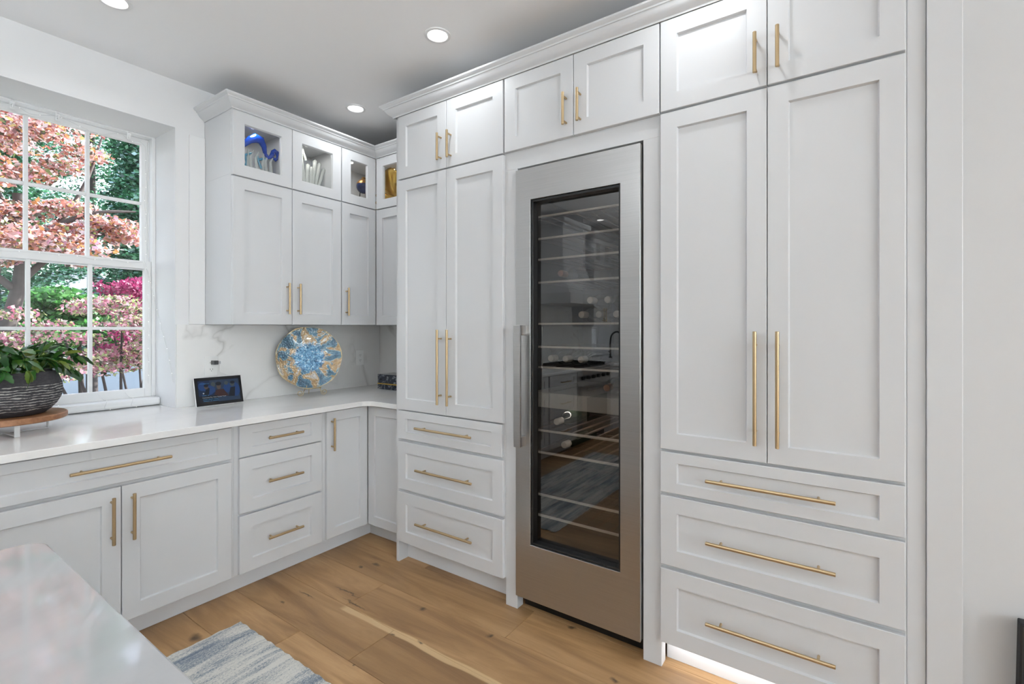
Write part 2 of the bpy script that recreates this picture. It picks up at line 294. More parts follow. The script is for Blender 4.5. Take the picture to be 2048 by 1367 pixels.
# ------------------------------------------------------------------ mesh helpers
class MB:
    def __init__(s): s.v = []; s.f = []; s.mi = []; s.cur = 0
    def add(s, vs, fs):
        n = len(s.v); s.v += [tuple(p) for p in vs]; s.f += [tuple(i + n for i in f) for f in fs]; s.mi += [s.cur] * len(fs); return s
    def box(s, x0, x1, y0, y1, z0, z1):
        return s.add([(x0, y0, z0), (x1, y0, z0), (x1, y1, z0), (x0, y1, z0), (x0, y0, z1), (x1, y0, z1), (x1, y1, z1), (x0, y1, z1)],
                     [(0, 3, 2, 1), (4, 5, 6, 7), (0, 1, 5, 4), (1, 2, 6, 5), (2, 3, 7, 6), (3, 0, 4, 7)])
    def loops(s, loops, close=False, caps=False):
        n = len(loops[0]); vs = [p for l in loops for p in l]; fs = []
        m = len(loops)
        for i in range(m if close else m - 1):
            j = (i + 1) % m
            for k in range(n):
                k2 = (k + 1) % n
                fs.append((i * n + k, i * n + k2, j * n + k2, j * n + k))
        if caps: fs.append(tuple(range(n))[::-1]); fs.append(tuple((m - 1) * n + k for k in range(n)))
        return s.add(vs, fs)
    def tube(s, pts, r, n=8, caps=True, closed=False):
        P = [Vector(p) for p in pts]; R = r if isinstance(r, (list, tuple)) else [r] * len(P)
        ref = None; L = []
        for i, p in enumerate(P):
            a = P[i - 1] if (i or closed) else P[i]; c = P[(i + 1) % len(P)] if (i < len(P) - 1 or closed) else P[i]
            t = (c - a).normalized()
            if ref is None: ref = t.orthogonal().normalized()
            ref = (ref - t * ref.dot(t)); ref = ref.normalized() if ref.length > 1e-6 else t.orthogonal().normalized()
            w = t.cross(ref)
            L.append([p + (ref * math.cos(2 * PI * k / n) + w * math.sin(2 * PI * k / n)) * R[i] for k in range(n)])
        return s.loops(L, closed, caps and not closed)
    def lathe(s, prof, n=24, axis='Z', capa=True, capb=True):
        def m(r, z, k):
            c, q = r * math.cos(2 * PI * k / n), r * math.sin(2 * PI * k / n)
            return (c, q, z) if axis == 'Z' else ((c, z, q) if axis == 'Y' else (z, c, q))
        L = [[m(r, z, k) for k in range(n)] for r, z in prof]
        s.loops(L)
        o = len(s.v) - len(prof) * n
        if capa: s.f.append(tuple(o + k for k in range(n))[::-1]); s.mi.append(s.cur)
        if capb: s.f.append(tuple(len(s.v) - n + k for k in range(n))); s.mi.append(s.cur)
        return s
    def prism(s, poly, z0, z1):
        n = len(poly)
        return s.loops([[(x, y, z0) for x, y in poly], [(x, y, z1) for x, y in poly]], caps=True)
    def mesh(s, name, mats, smooth=False):
        me = bpy.data.meshes.new(name); me.from_pydata(s.v, [], s.f)
        for mm in (mats if isinstance(mats, (list, tuple)) else [mats]): me.materials.append(MATS[mm])
        if len(set(s.mi)) > 1: me.polygons.foreach_set('material_index', s.mi)
        me.validate()
        import bmesh
        bm = bmesh.new(); bm.from_mesh(me); bmesh.ops.recalc_face_normals(bm, faces=bm.faces); bm.to_mesh(me); bm.free()
        if smooth:
            me.polygons.foreach_set('use_smooth', [True] * len(me.polygons))
            try: me.set_sharp_from_angle(angle=math.radians(smooth if smooth is not True else 40))
            except Exception: pass
        me.update(); return me
    def build(s, name, mats, parent=None, loc=(0, 0, 0), rot=(0, 0, 0), smooth=False, bevel=0, seg=2):
        return place(name, s.mesh(name, mats, smooth), parent, loc, rot, bevel, seg)
def place(name, me, parent=None, loc=(0, 0, 0), rot=(0, 0, 0), bevel=0, seg=2, scale=(1, 1, 1)):
    o = bpy.data.objects.new(name, me); COL.objects.link(o); o.parent = parent; o.location = loc; o.rotation_euler = rot; o.scale = scale
    if bevel:
        bv = o.modifiers.new('edge', 'BEVEL'); bv.width = bevel; bv.segments = seg; bv.limit_method = 'ANGLE'; bv.angle_limit = math.radians(40)
    return o
def tag(o, label, cat, group=None):
    o['label'] = label; o['category'] = cat
    if group: o['group'] = group
    return o
def thing(name, label, cat, loc=(0, 0, 0), rotz=0, group=None):
    o = bpy.data.objects.new(name, None); COL.objects.link(o); o.location = loc; o.rotation_euler = (0, 0, rotz); o.empty_display_size = 0.1
    return tag(o, label, cat, group)
def struct(o, label=None):
    o['kind'] = 'structure'
    if label: o['label'] = label
    return o
def structE(name, loc=(0, 0, 0), label=None):
    o = bpy.data.objects.new(name, None); COL.objects.link(o); o.location = loc
    return struct(o, label)
def bx(name, m, parent, *d, bevel=0, **k): return MB().box(*d).build(name, m, parent, bevel=bevel, **k)

# ------------------------------------------------------------------ dimensions
CEIL = 2.79; WALL_Y = 3.172; WALL_X = 2.65; LEFT_X = -4.4; REAR_Y = -6.5
RETURN_Y = -0.192; RETURN_X = 1.976   # the wall runs on flush with the built-in cabinets
WIN = [(0.318, 1.174), (-3.50, -2.644)]; WIN_TOP = 2.52; CT = 0.914
EXT_Y = 3.62

# ------------------------------------------------------------------ the room shell
fl = MB().box(LEFT_X - .2, WALL_X + .2, REAR_Y - .2, EXT_Y, -0.20, -0.016).build('floor', 'shelfwood'); struct(fl, 'wide-plank oak floor')
xs = [1.01 + 0.245 * k for k in range(-22, 7)]
JOINTS = {1.01: [2.045, 0.1], 1.255: [3.0, 1.70, -0.6], 1.5: [2.05, -0.2], 1.745: [2.9, 1.256, -1.0]}
for i in range(len(xs) - 1):
    x0, x1 = max(xs[i], LEFT_X), min(xs[i + 1], WALL_X)
    if x1 - x0 < 0.02: continue
    js = next((v for k, v in JOINTS.items() if abs(k - xs[i]) < 0.01), None)
    if js is None:
        y = WALL_Y - random.uniform(0.5, 2.2); js = []
        while y > REAR_Y + 0.4: js.append(y); y -= random.choice([1.5, 1.9, 2.2])
    ys = [WALL_Y] + js + [REAR_Y]
    while ys[-2] - ys[-1] > 2.4: ys.insert(len(ys) - 1, ys[-2] - 1.9)
    for ya, yb in zip(ys[1:], ys[:-1]):
        if yb - ya < 0.05: continue
        g = 0.0007
        bx('plank', 'oak', fl, x0 + g, x1 - g, ya + g, yb - g, -0.016, 0, bevel=0.0012)

ceil = bx('ceiling', 'ceiling', None, LEFT_X - .2, WALL_X + .2, REAR_Y - 1.4, EXT_Y + 0.1, CEIL, CEIL + 0.22); struct(ceil, 'flat white ceiling')  # runs past the rear wall as an added eave against sun
wb = MB()
edges = sorted(WIN)
segs = [(LEFT_X - .2, edges[0][0]), (edges[0][1], edges[1][0]), (edges[1][1], WALL_X + .2)]
for a, c in segs: wb.box(a, c, WALL_Y, EXT_Y, -0.2, CEIL)
for a, c in edges: wb.box(a, c, WALL_Y, EXT_Y, -0.2, 0.883); wb.box(a, c, WALL_Y, EXT_Y, WIN_TOP, CEIL)
struct(wb.build('wall_back', 'wall'), 'white wall with the deep-set window')
struct(MB().box(WALL_X, WALL_X + .2, RETURN_Y, WALL_Y, -0.2, CEIL).build('wall_right', 'wall'), 'white wall behind the tall cabinets')
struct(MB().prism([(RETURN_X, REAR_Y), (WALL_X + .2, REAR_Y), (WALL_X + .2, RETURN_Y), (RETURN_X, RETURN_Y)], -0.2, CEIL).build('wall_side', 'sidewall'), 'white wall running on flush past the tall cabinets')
struct(bx('trim_5', 'paint', None, 1.955, 1.9755, -.2755, RETURN_Y - .0005, 0, CEIL - .0005, bevel=.002), 'flat white casing board beside the tall cabinets')
wl = MB()
wl.box(LEFT_X - .2, LEFT_X, REAR_Y, WALL_Y, -0.2, CEIL)
struct(wl.build('wall_left', 'wall'))
wr = MB(); px = LEFT_X - .2
for a, c in ADDED_REAR_WINDOWS + [(RETURN_X, RETURN_X)]:
    wr.box(px, a, REAR_Y - .2, REAR_Y, -0.2, CEIL)
    if c > a: wr.box(a, c, REAR_Y - .2, REAR_Y, -0.2, 0.55); wr.box(a, c, REAR_Y - .2, REAR_Y, 2.45, CEIL)
    px = c
struct(wr.build('wall_rear', 'wall'))
for i_, (a, c) in enumerate(ADDED_REAR_WINDOWS):  # unseen windows added around the rear fill lights
    root = structE('window_%d' % (i_ + 3), ((a + c) / 2, REAR_Y - .1, .55), 'tall plain window behind the camera'); hw_ = (c - a) / 2
    f_ = MB()
    for q in ((-hw_, -hw_ + .05, 0, 1.9), (hw_ - .05, hw_, 0, 1.9), (-hw_ + .05, hw_ - .05, 0, .05), (-hw_ + .05, hw_ - .05, 1.85, 1.9), (-.02, .02, .05, 1.85)): f_.box(q[0], q[1], -.03, .03, q[2], q[3])
    f_.build('frame', 'trim', root)
    for q in ((-hw_ + .05, -.02), (.02, hw_ - .05)): bx('pane', 'windowglass', root, q[0], q[1], -.003, .003, .05, 1.85)

# sash windows in deep reveals
def sash_window(idx, x0, x1, label):
    root = structE('window_%d' % idx, ((x0 + x1) / 2, 3.5, CT), label)
    ox, oy, oz = -(x0 + x1) / 2, -3.5, -CT
    def b(name, m, par, a, c, y0, y1, z0, z1, bev=0.002): return bx(name, m, par, a + ox, c + ox, y0 + oy, y1 + oy, z0 + oz, z1 + oz, bevel=bev)
    for s, (a, c) in enumerate(((x0, x0 + .019), (x1 - .019, x1))):
        b('jamb', 'trim', root, a, c, 3.45, 3.60, 0.962, WIN_TOP)
        q = (c, c + .006) if s == 0 else (a - .006, a)
        b('stop', 'trim', root, q[0], q[1], 3.496, 3.508, 0.962, WIN_TOP - .02)
    b('head', 'trim', root, x0 + .019, x1 - .019, 3.45, 3.60, 2.513, WIN_TOP)
    b('stool', 'trim', root, x0, x1, 3.372, 3.60, 0.918, 0.962, 0.012)
    gx0, gx1 = x0 + .054, x1 - .054
    for nm, y0, y1, z0, g0, g1, z1 in (('upper_sash', 3.508, 3.543, 1.722, 1.768, 2.479, 2.513), ('lower_sash', 3.460, 3.495, 0.962, 1.013, 1.727, 1.772)):
        sh = MB()
        for a, c, p, q in ((x0 + .019, gx0, z0, z1), (gx1, x1 - .019, z0, z1), (gx0, gx1, z0, g0), (gx0, gx1, g1, z1)):
            sh.box(a + ox, c + ox, y0 + oy, y1 + oy, p + oz, q + oz)
        s = sh.build(nm, 'trim', root, bevel=0.002)
        w3 = (gx1 - gx0) / 3; zm = (g0 + g1) / 2; hw = 0.0085
        for k in (1, 2): b('muntin', 'trim', s, gx0 + k * w3 - hw, gx0 + k * w3 + hw, y0 + .004, y1 - .004, g0, g1)
        for k in range(3):
            b('muntin', 'trim', s, gx0 + k * w3 + (hw if k else 0), gx0 + (k + 1) * w3 - (hw if k < 2 else 0), y0 + .005, y1 - .005, zm - hw, zm + hw)
            for (p, q) in ((g0, zm - hw), (zm + hw, g1)):
                b('pane', 'windowglass', s, gx0 + k * w3 + (hw if k else 0), gx0 + (k + 1) * w3 - (hw if k < 2 else 0), (y0 + y1) / 2 - .002, (y0 + y1) / 2 + .002, p, q, 0)
    return root
sash_window(1, *WIN[0], 'white six-over-six sash window looking onto the maple')
sash_window(2, *WIN[1], 'white sash window beside the cooker, seen reflected in the wine fridge')

# flat filler boards between the window and the wall cabinet
struct(bx('trim_1', 'trim', None, 1.243, 1.327, 3.158, WALL_Y, 1.393, 2.50, bevel=0.002), 'flat white filler board beside the wall cabinet')

# ------------------------------------------------------------------ cabinet parts
def rect(x0, x1, z0, z1, y): return [(x0, y, z0), (x1, y, z0), (x1, y, z1), (x0, y, z1)]
DT = 0.0195; FW = 0.068
def shaker(parent, x0, x1, z0, z1, name='door', fw=FW, glass=False, fwz=None, y=-0.020, rotz=0, loc=None):
    w, h = x1 - x0, z1 - z0; fz = fwz or fw
    L = [rect(0, w, 0, h, DT), rect(0, w, 0, h, .0018), rect(.0018, w - .0018, .0018, h - .0018, 0), rect(fw - .0035, w - fw + .0035, fz - .0035, h - fz + .0035, 0),
         rect(fw + .0010, w - fw - .0010, fz + .0010, h - fz - .0010, .0118), rect(fw + .0010, w - fw - .0010, fz + .0010, h - fz - .0010, DT)]
    d = MB().loops(L, close=True).build(name, 'paint', parent, loc or (x0, y, z0), (0, 0, rotz))
    if glass: bx('pane', 'doorglass', d, fw - .003, w - fw + .003, .010, .014, fz - .003, h - fz + .003)
    else: bx('panel', 'paint', d, fw + .0002, w - fw - .0002, .0108, .018, fz + .0005, h - fz - .0005)
    d['_w'] = w; d['_h'] = h
    return d
HM = {}
def handle(door, cx, cz, length, vertical, cc=None):
    key = (round(length, 3), vertical)
    if key not in HM:
        cc = cc or length * 0.76; b = MB(); r = 0.0066; y = -0.034
        def P(t, yy): return (0, yy, t) if vertical else (t, yy, 0)
        e = length / 2
        b.tube([P(-e, y), P(-e + .0012, y), P(e - .0012, y), P(e, y)], [r - .0012, r, r, r - .0012], 14)
        for s in (-1, 1): b.tube([P(s * cc / 2, 0.0), P(s * cc / 2, y)], 0.0046, 10)
        HM[key] = b.mesh('handle', 'brass', 40)
    return place('handle', HM[key], door, (cx, 0, cz))
def vh(door, side, z_off, length, from_top=True, inset=0.034):
    w, h = door['_w'], door['_h']; x = w - inset if side == 'R' else inset
    return handle(door, x, (h - z_off - length / 2) if from_top else (z_off + length / 2), length, True)
def hh(dr, length): return handle(dr, dr['_w'] / 2, dr['_h'] / 2, length, False)

BF = 2.569  # base face-frame plane
def base_unit(x0, x1, kind, label, group=None):
    u = thing('base_cabinet', label, 'cabinet', (x0, BF, 0), 0, group); w = x1 - x0; dp = WALL_Y - BF - .002
    bx('carcass', 'paint', u, 0, w, 0, dp, 0.108, 0.883, bevel=0.001)
    bx('toe_kick', 'toekick', u, 0, w, 0.073, 0.09, 0.001, 0.108)
    if kind == 'doors':
        d = shaker(u, .004, w - .0185, .713, .871, 'drawer', FW, fwz=.042); hh(d, .35)
        m = (w - .0145) / 2
        a = shaker(u, .004, m - .0015, .114, .697); vh(a, 'R', .033, .198)
        c = shaker(u, m + .0015, w - .0185, .114, .697); vh(c, 'L', .033, .198)
    else:
        for i, (p, q, f) in enumerate(((.711, .871, .046), (.422, .704, FW), (.114, .409, FW))):
            hh(shaker(u, .0195, w - .0175, p, q, 'drawer', FW, fwz=f), .198)
    return u
base_unit(0.29, 1.2115, 'doors', 'white base cabinet with one wide drawer over two doors, below the window')
base_unit(1.2115, 1.7155, 'drawers', 'white base cabinet with three drawers, between the wide cabinet and the corner')
base_unit(-0.36, 0.29, 'drawers', 'white three-drawer base cabinet between the cooker and the window cabinet')
base_unit(-1.00, -0.36, 'drawers', 'white three-drawer base cabinet directly beside the cooker, window side')
base_unit(-2.80, -1.912, 'doors', 'white base cabinet with doors on the far side of the cooker')
base_unit(-3.70, -2.80, 'doors', 'white sink base cabinet under the second window')

# corner base cabinet with an L of two doors
u = thing('corner_base_cabinet', 'white corner base cabinet with two narrow doors meeting in the inside corner', 'cabinet', (1.7155, BF, 0))
ix = 2.05 - 1.7155  # face frame of the right leg
L1 = [(0, 0), (ix, 0), (ix, BF * -1 + 2.205), (WALL_X - .002 - 1.7155, 2.205 - BF), (WALL_X - .002 - 1.7155, WALL_Y - .002 - BF), (0, WALL_Y - .002 - BF)]
MB().prism(L1, .108, .883).build('carcass', 'paint', u)
bx('toe_kick', 'toekick', u, 0, ix + .09, .073, .088, .001, .108); bx('toe_kick', 'toekick', u, ix + .073, ix + .09, 2.205 - BF, .073, .001, .108)
d = shaker(u, .0175, .3125, .114, .871, fw=.060); vh(d, 'L', .035, .195, inset=.030)
shaker(u, 0, .322, .114, .871, fw=.060, rotz=-PI / 2, loc=(ix - .020, -.0225, .114))

# ------------------------------------------------------------------ worktops
def fillet(c, r, a0, a1, n=8): return [(c[0] + r * math.cos(a0 + (a1 - a0) * k / n), c[1] + r * math.sin(a0 + (a1 - a0) * k / n)) for k in range(n + 1)]
r = 0.07; cx, cy = 1.988, 2.50
poly = [(-1.00, cy)] + fillet((cx - r, cy - r), r, PI / 2, 0) + [(cx, 2.204), (WALL_X - .001, 2.204), (WALL_X - .001, WALL_Y - .001), (WIN[0][1] - .001, WALL_Y - .001), (WIN[0][1] - .001, 3.42), (WIN[0][0] + .001, 3.42), (WIN[0][0] + .001, WALL_Y - .001), (-1.00, WALL_Y - .001)]
o = MB().prism(poly, .8835, CT).build('worktop', 'quartz', bevel=0.002); tag(o, 'L-shaped white quartz worktop running under the window and into the corner', 'countertop')
poly = [(-3.70, cy), (-1.912, cy), (-1.912, WALL_Y - .001), (WIN[1][1] - .001, WALL_Y - .001), (WIN[1][1] - .001, 3.42), (WIN[1][0] + .001, 3.42), (WIN[1][0] + .001, WALL_Y - .001), (-3.70, WALL_Y - .001)]
o = MB().prism(poly, .8835, CT).build('worktop', 'quartz', bevel=0.002); tag(o, 'straight white quartz worktop on the far side of the cooker', 'countertop')
# backsplash slabs
o = bx('backsplash', 'marble', None, WIN[0][1] + .002, WALL_X - .014, 3.160, WALL_Y - .0005, CT + .0005, 1.392); tag(o, 'grey-veined white marble backsplash behind the round plate', 'backsplash')
o = bx('backsplash', 'marble', None, WALL_X - .012, WALL_X - .0005, 2.21, 3.171, CT + .0005, 1.392); tag(o, 'grey-veined marble backsplash on the short corner side behind the black box', 'backsplash')
o = bx('backsplash', 'marble', None, WIN[1][1] + .002, WIN[0][0] - .002, 3.160, WALL_Y - .0005, CT + .0005, 1.60); tag(o, 'marble backsplash behind the cooker', 'backsplash')

# ------------------------------------------------------------------ wall cabinets
UF = 2.850; UB = 1.393; US = 2.229; UT = 2.600
def wall_unit(x0, x1, label):
    u = thing('wall_cabinet', label, 'cabinet', (x0, UF, 0)); w = x1 - x0; dp = WALL_Y - UF - .002
    c = MB(); c.box(0, w, 0, dp, UB, US + .010)
    for a, e in ((0, .018), (w - .018, w), (w / 2 - .009, w / 2 + .009)): c.box(a, e, 0, dp, US + .010, UT)
    c.box(.018, w - .018, 0, dp, UT - .018, UT); c.box(.018, w - .018, dp - .012, dp, US + .010, UT - .018)
    c.build('carcass', 'paint', u, bevel=0.001)
    m = w / 2
    a = shaker(u, .002, m - .0015, UB, US - .004); vh(a, 'R', .063, .190, False)
    e = shaker(u, m + .0015, w - .002, UB, US - .004); vh(e, 'L', .063, .190, False)
    shaker(u, .002, m - .0015, US + .004, UT - .002, 'glass_door', glass=True); shaker(u, m + .0015, w - .002, US + .004, UT - .002, 'glass_door', glass=True)
    for k in (0.25, 0.75):
        p = MB().lathe([(.018, 0), (.018, .006), (.014, .007)], 20).build('puck_light', 'puck', u, (w * k, dp * .30, UT - .026), smooth=30)
        light('cabinet_glow', 'AREA', (0, 0, -.006), (0, 0, -1), 0.40, (1, .97, .93), .05, shape='DISK', parent=p)
    return u
wall_unit(1.328, 2.036, 'white wall cabinet with two glass-fronted doors over two tall doors, nearest the window')
wall_unit(-2.60, -2.02, 'white wall cabinet with glass uppers beside the second window')

u = thing('corner_wall_cabinet', 'white corner wall cabinet with small glass doors over tall doors in the room corner', 'cabinet', (2.038, UF, 0))
ox, oy = 2.038, UF; ix = 2.346 - ox; rx = WALL_X - .002 - ox; by = WALL_Y - .002 - oy; fy = 2.205 - oy
LP = [(0, 0), (ix, 0), (ix, fy), (rx, fy), (rx, by), (0, by)]
MB().prism(LP, UB, US + .010).build('carcass', 'paint', u)
sh = MB(); sh.prism(LP, UT - .018, UT); sh.box(0, .018, 0, by, US + .010, UT - .018); sh.box(.018, rx, by - .012, by, US + .010, UT - .018); sh.box(rx - .012, rx, fy, by - .012, US + .010, UT - .018)
sh.box(ix, rx - .012, fy, fy + .018, US + .010, UT - .018); sh.box(ix, ix + .018, fy + .018, fy + .27, US + .010, UT - .018)
sh.build('display_box', 'paint', u)
d = shaker(u, .002, ix - .0215, UB, US - .004, fw=.066); vh(d, 'L', .063, .190, False, inset=.03)
shaker(u, .002, ix - .0215, US + .004, UT - .002, 'glass_door', glass=True, fw=.074, fwz=.066)
shaker(u, 0, .32, UB, US - .004, fw=.066, rotz=-PI / 2, loc=(ix - .020, -.0225, UB)); shaker(u, 0, .32, US + .004, UT - .002, 'glass_door', glass=True, fw=.074, fwz=.066, rotz=-PI / 2, loc=(ix - .020, -.0225, US + .004))
for q in ((.19, .14), (.46, -.12)):
    p = MB().lathe([(.018, 0), (.018, .006), (.014, .007)], 20).build('puck_light', 'puck', u, (q[0], q[1], UT - .026), smooth=30)
    light('cabinet_glow', 'AREA', (0, 0, -.006), (0, 0, -1), 0.40, (1, .97, .93), .05, shape='DISK', parent=p)

# crown moulding: the profile swept along a plan path, mitred
PROF = [(0.0, 2.6005), (0.004, 2.6005), (0.006, 2.607), (0.012, 2.612), (0.024, 2.620), (0.034, 2.632), (0.040, 2.643), (0.044, 2.644), (0.046, 2.650), (0.056, 2.656), (0.060, 2.660), (0.060, 2.668), (0.0, 2.668)]
def crown(name, path, label):
    # path: plan points; outward is to the right-hand side of travel
    P = [Vector((x, y)) for x, y in path]; nrm = []
    for i in range(len(P)):
        ns = []
        if i > 0: d = (P[i] - P[i - 1]).normalized(); ns.append(Vector((d.y, -d.x)))
        if i < len(P) - 1: d = (P[i + 1] - P[i]).normalized(); ns.append(Vector((d.y, -d.x)))
        if len(ns) == 2: n = (ns[0] + ns[1]); n = n / n.dot(ns[0])
        else: n = ns[0]
        nrm.append(n)
    L = [[(p.x + n.x * a, p.y + n.y * a, z) for a, z in PROF] for p, n in zip(P, nrm)]
    o = MB().loops(L, caps=True).build(name, 'paint', smooth=25)
    return struct(o, label)
crown('trim_2', [(1.328, WALL_Y - .002), (1.328, UF - .020), (2.326, UF - .020), (2.326, 2.21)], 'white crown moulding along the wall cabinets')
TF = 1.960  # tall face-frame plane
crown('trim_3', [(2.30, 2.200), (TF - .020, 2.200), (TF - .020, RETURN_Y + .001)], 'white crown moulding along the tall cabinets')
crown('trim_4', [(-2.60, WALL_Y - .002), (-2.60, UF - .020), (-2.02, UF - .020), (-2.02, WALL_Y - .002)], 'crown moulding on the cabinet past the cooker')

# ------------------------------------------------------------------ tall cabinets on the right wall (local x runs along -Y, local y into the wall)
def tall(name, label, ytop, cat='cabinet'): return thing(name, label, cat, (TF, ytop, 0), -PI / 2)
TD = WALL_X - TF - .002
u = tall('pantry_cabinet', 'tall white pantry cabinet with three drawers, between the corner and the wine fridge', 2.200)
w = .796
c = MB(); c.box(0, w, 0, TD, .128, UT + .06); c.box(0, .022, 0, TD, 0, .128); c.build('carcass', 'paint', u, bevel=0.001)
bx('toe_kick', 'toekick', u, .022, w, .072, .09, .001, .128)
TS = 2.232
a, m, e = .034, .413, .791
for (p, q, s) in ((a, m - .0015, 'R'), (m + .0015, e, 'L')):
    d = shaker(u, p, q, .900, TS - .004); vh(d, s, .058, .405, False)
    d = shaker(u, p, q, TS + .004, UT - .001); vh(d, s, .04, .145, False)
for (p, q, f) in ((.731, .893, .046), (.440, .715, FW), (.132, .423, FW)):
    hh(shaker(u, a, e if f == FW else e - .008, p, q, 'drawer', FW, fwz=f), .407)

u = tall('wine_fridge_housing', 'white cabinet surround framing the wine fridge, with two doors above it', 1.404)
w = .776
c = MB(); c.box(0, w, 0, TD, 2.150, UT + .06); c.box(0, .069, 0, .05, 0, 2.150); c.box(.700, w, 0, .05, 0, 2.150); c.box(0, .02, .05, TD, .11, 2.150); c.box(w - .02, w, .05, TD, .11, 2.150)
c.build('surround', 'paint', u, bevel=0.001)
for (p, q, s) in ((.004, .3835, 'R'), (.3865, .772, 'L')):
    d = shaker(u, p, q, TS + .004, UT - .001); vh(d, s, .045, .145, False)

u = tall('pantry_cabinet', 'tall white pantry with three wide drawers over a lit toe kick, beside casing board', .628)
w = .773
c = MB(); c.box(0, w, 0, TD, .112, UT + .06); c.build('carcass', 'paint', u, bevel=0.001)
bx('filler', 'paint', u, w + .001, .8195, .004, .03, 0, UT + .06, bevel=0.001)
bx('toe_kick', 'toekick', u, 0, .8195, .072, .09, .001, .112)
for (p, q, s) in ((.0015, .3825, 'R'), (.3855, .7686, 'L')):
    d = shaker(u, p, q, .889, 2.229); vh(d, s, .064, .407, False)
    d = shaker(u, p, q, 2.239, UT - .001); vh(d, s, .04, .145, False)
for (p, q, f) in ((.717, .878, .044), (.427, .703, FW), (.114, .411, FW)):
    hh(shaker(u, .0015, .7686, p, q, 'drawer', FW, fwz=f), .407)
ls = bx('light_strip', 'ledstrip', u, .01, .765, .030, .042, .104, .1115)
light('toe_kick_glow', 'AREA', (.388, .036, .103), (0, 0.35, -1), 0.7, (0.97, 0.985, 1.0), .74, .01, parent=u)

# ------------------------------------------------------------------ wine fridge
u = tall('wine_fridge', 'tall stainless steel wine fridge with a dark glass door', 1.333, 'fridge')
c = MB(); D0, D1 = .040, TD - .02
c.box(.003, .033, D0, D1, .085, 2.13); c.box(.594, .624, D0, D1, .085, 2.13); c.box(.033, .594, D0, D1, 2.03, 2.13); c.box(.033, .594, D0, D1, .085, .30); c.box(.033, .594, D1 - .03, D1, .30, 2.03)
c.build('cavity', 'liner', u)
bx('toe_grille', 'black', u, .003, .624, .06, .08, .0, .080)
ow0, ow1, oz0, oz1 = .087, .537, .342, 1.982
def ringbox(x0, x1, z0, z1, a0, a1, b0, b1, yf, yb, bev):
    L = [rect(x0, x1, z0, z1, yb), rect(x0, x1, z0, z1, yf + bev), rect(x0 + bev, x1 - bev, z0 + bev, z1 - bev, yf), rect(a0 - bev, a1 + bev, b0 - bev, b1 + bev, yf), rect(a0, a1, b0, b1, yf + bev), rect(a0, a1, b0, b1, yb)]
    return MB().loops(L, close=True)
dr = ringbox(.003, .624, .079, 2.133, ow0, ow1, oz0, oz1, -.023, .030, .0008).build('door', 'steel', u)
ringbox(ow0 + .0005, ow1 - .0005, oz0 + .0005, oz1 - .0005, ow0 + .010, ow1 - .010, oz0 + .010, oz1 - .012, -.014, .033, .001).build('bezel', 'black', dr)
bx('pane', 'fridgeglass', dr, ow0 + .008, ow1 - .008, .022, .028, oz0 + .008, oz1 - .010)
hb = MB(); hb.box(.030, .068, -.083, -.070, .812, 1.386); hb.box(.034, .064, -.070, -.023, 1.338, 1.386); hb.box(.034, .064, -.070, -.023, .812, .860)
hb.build('handle', 'steel', dr, bevel=0.003)
SHELVES = [1.924, 1.816, 1.714, 1.601, 1.398, 1.285, 1.185, .875, .767, .559, .457]
for z in SHELVES:
    s = MB()
    for k in range(9): s.box(.050 + k * .064, .062 + k * .064, .085, D1 - .05, z - .007, z - .002)
    s.box(.040, .587, .088, .100, z - .012, z - .002); s.box(.040, .587, D1 - .07, D1 - .055, z - .012, z - .002)
    s = s.build('shelf', 'shelfwood', u)
    bx('shelf_edge', 'shelfedge', s, .06, .567, .074, .085, z - .010, z - .001, bevel=0.001)
s = bx('zone_divider', 'divider', u, .035, .592, .070, D1 - .04, .985, 1.058, bevel=0.004)
for zl, yl in ((2.026, .085), (.978, .246)):
    p = bx('interior_light', 'puck', u, .10, .53, yl - .006, yl + .006, zl - .004, zl)
    light('fridge_glow', 'AREA', (.31, yl, zl - .006), (0, 0.25, -1), 0.55, (1, .93, .84), .40, .012, parent=u)
# bottles lying on the shelves, neck to the door
def bottle_mesh(foil):
    b = MB(); b.lathe([(.012, .0), (.036, .004), (.038, .012), (.038, .185), (.030, .215), (.0175, .240), (.0150, .262)], 20, 'Y'); me = b.mesh('bottle', 'bottle', 50)
    f = MB(); f.lathe([(.0165, .250), (.0165, .296), (.0150, .302), (.010, .303)], 18, 'Y'); return me, f.mesh('foil', foil, 40)
BM = {k: bottle_mesh(k) for k in ('foilwhite', 'foilcopper')}
BOT = [(1.159, 1.601, 0, 'foilcopper', 'lone wine bottle with copper neck foil on the fourth shelf of the wine fridge'),
       (1.046, 1.398, 0, 'foilwhite', 'wine bottle with white neck foil on the fifth shelf, nearest the door handle'),
       (.957, 1.398, 0, 'foilwhite', 'wine bottle with white neck foil in the middle of the fifth shelf row'),
       (.871, 1.398, 0, 'foilwhite', 'wine bottle with white neck foil on the fifth shelf, farthest from the door handle'),
       (1.0015, 1.398, 1, 'foilwhite', 'wine bottle stacked over the fifth shelf row, nearer the door handle'),
       (.914, 1.398, 1, 'foilwhite', 'wine bottle stacked over the fifth shelf row, farther from the door handle'),
       (1.215, 1.185, 0, 'foilwhite', 'wine bottle on the seventh shelf closest to the door handle'),
       (1.132, 1.185, 0, 'foilwhite', 'wine bottle second from the door handle on the seventh shelf'),
       (1.050, 1.185, 0, 'foilwhite', 'wine bottle third from the door handle on the seventh shelf'),
       (.955, 1.0595, 2, 'foilcopper', 'copper-necked wine bottle lying on the pale divider inside the wine fridge'),
       (1.182, .875, 0, 'foilwhite', 'wine bottle alone on the shelf just below the pale divider'),
       (1.14, .767, 0, 'foilwhite', 'wine bottle alone on the second shelf below the pale divider')]
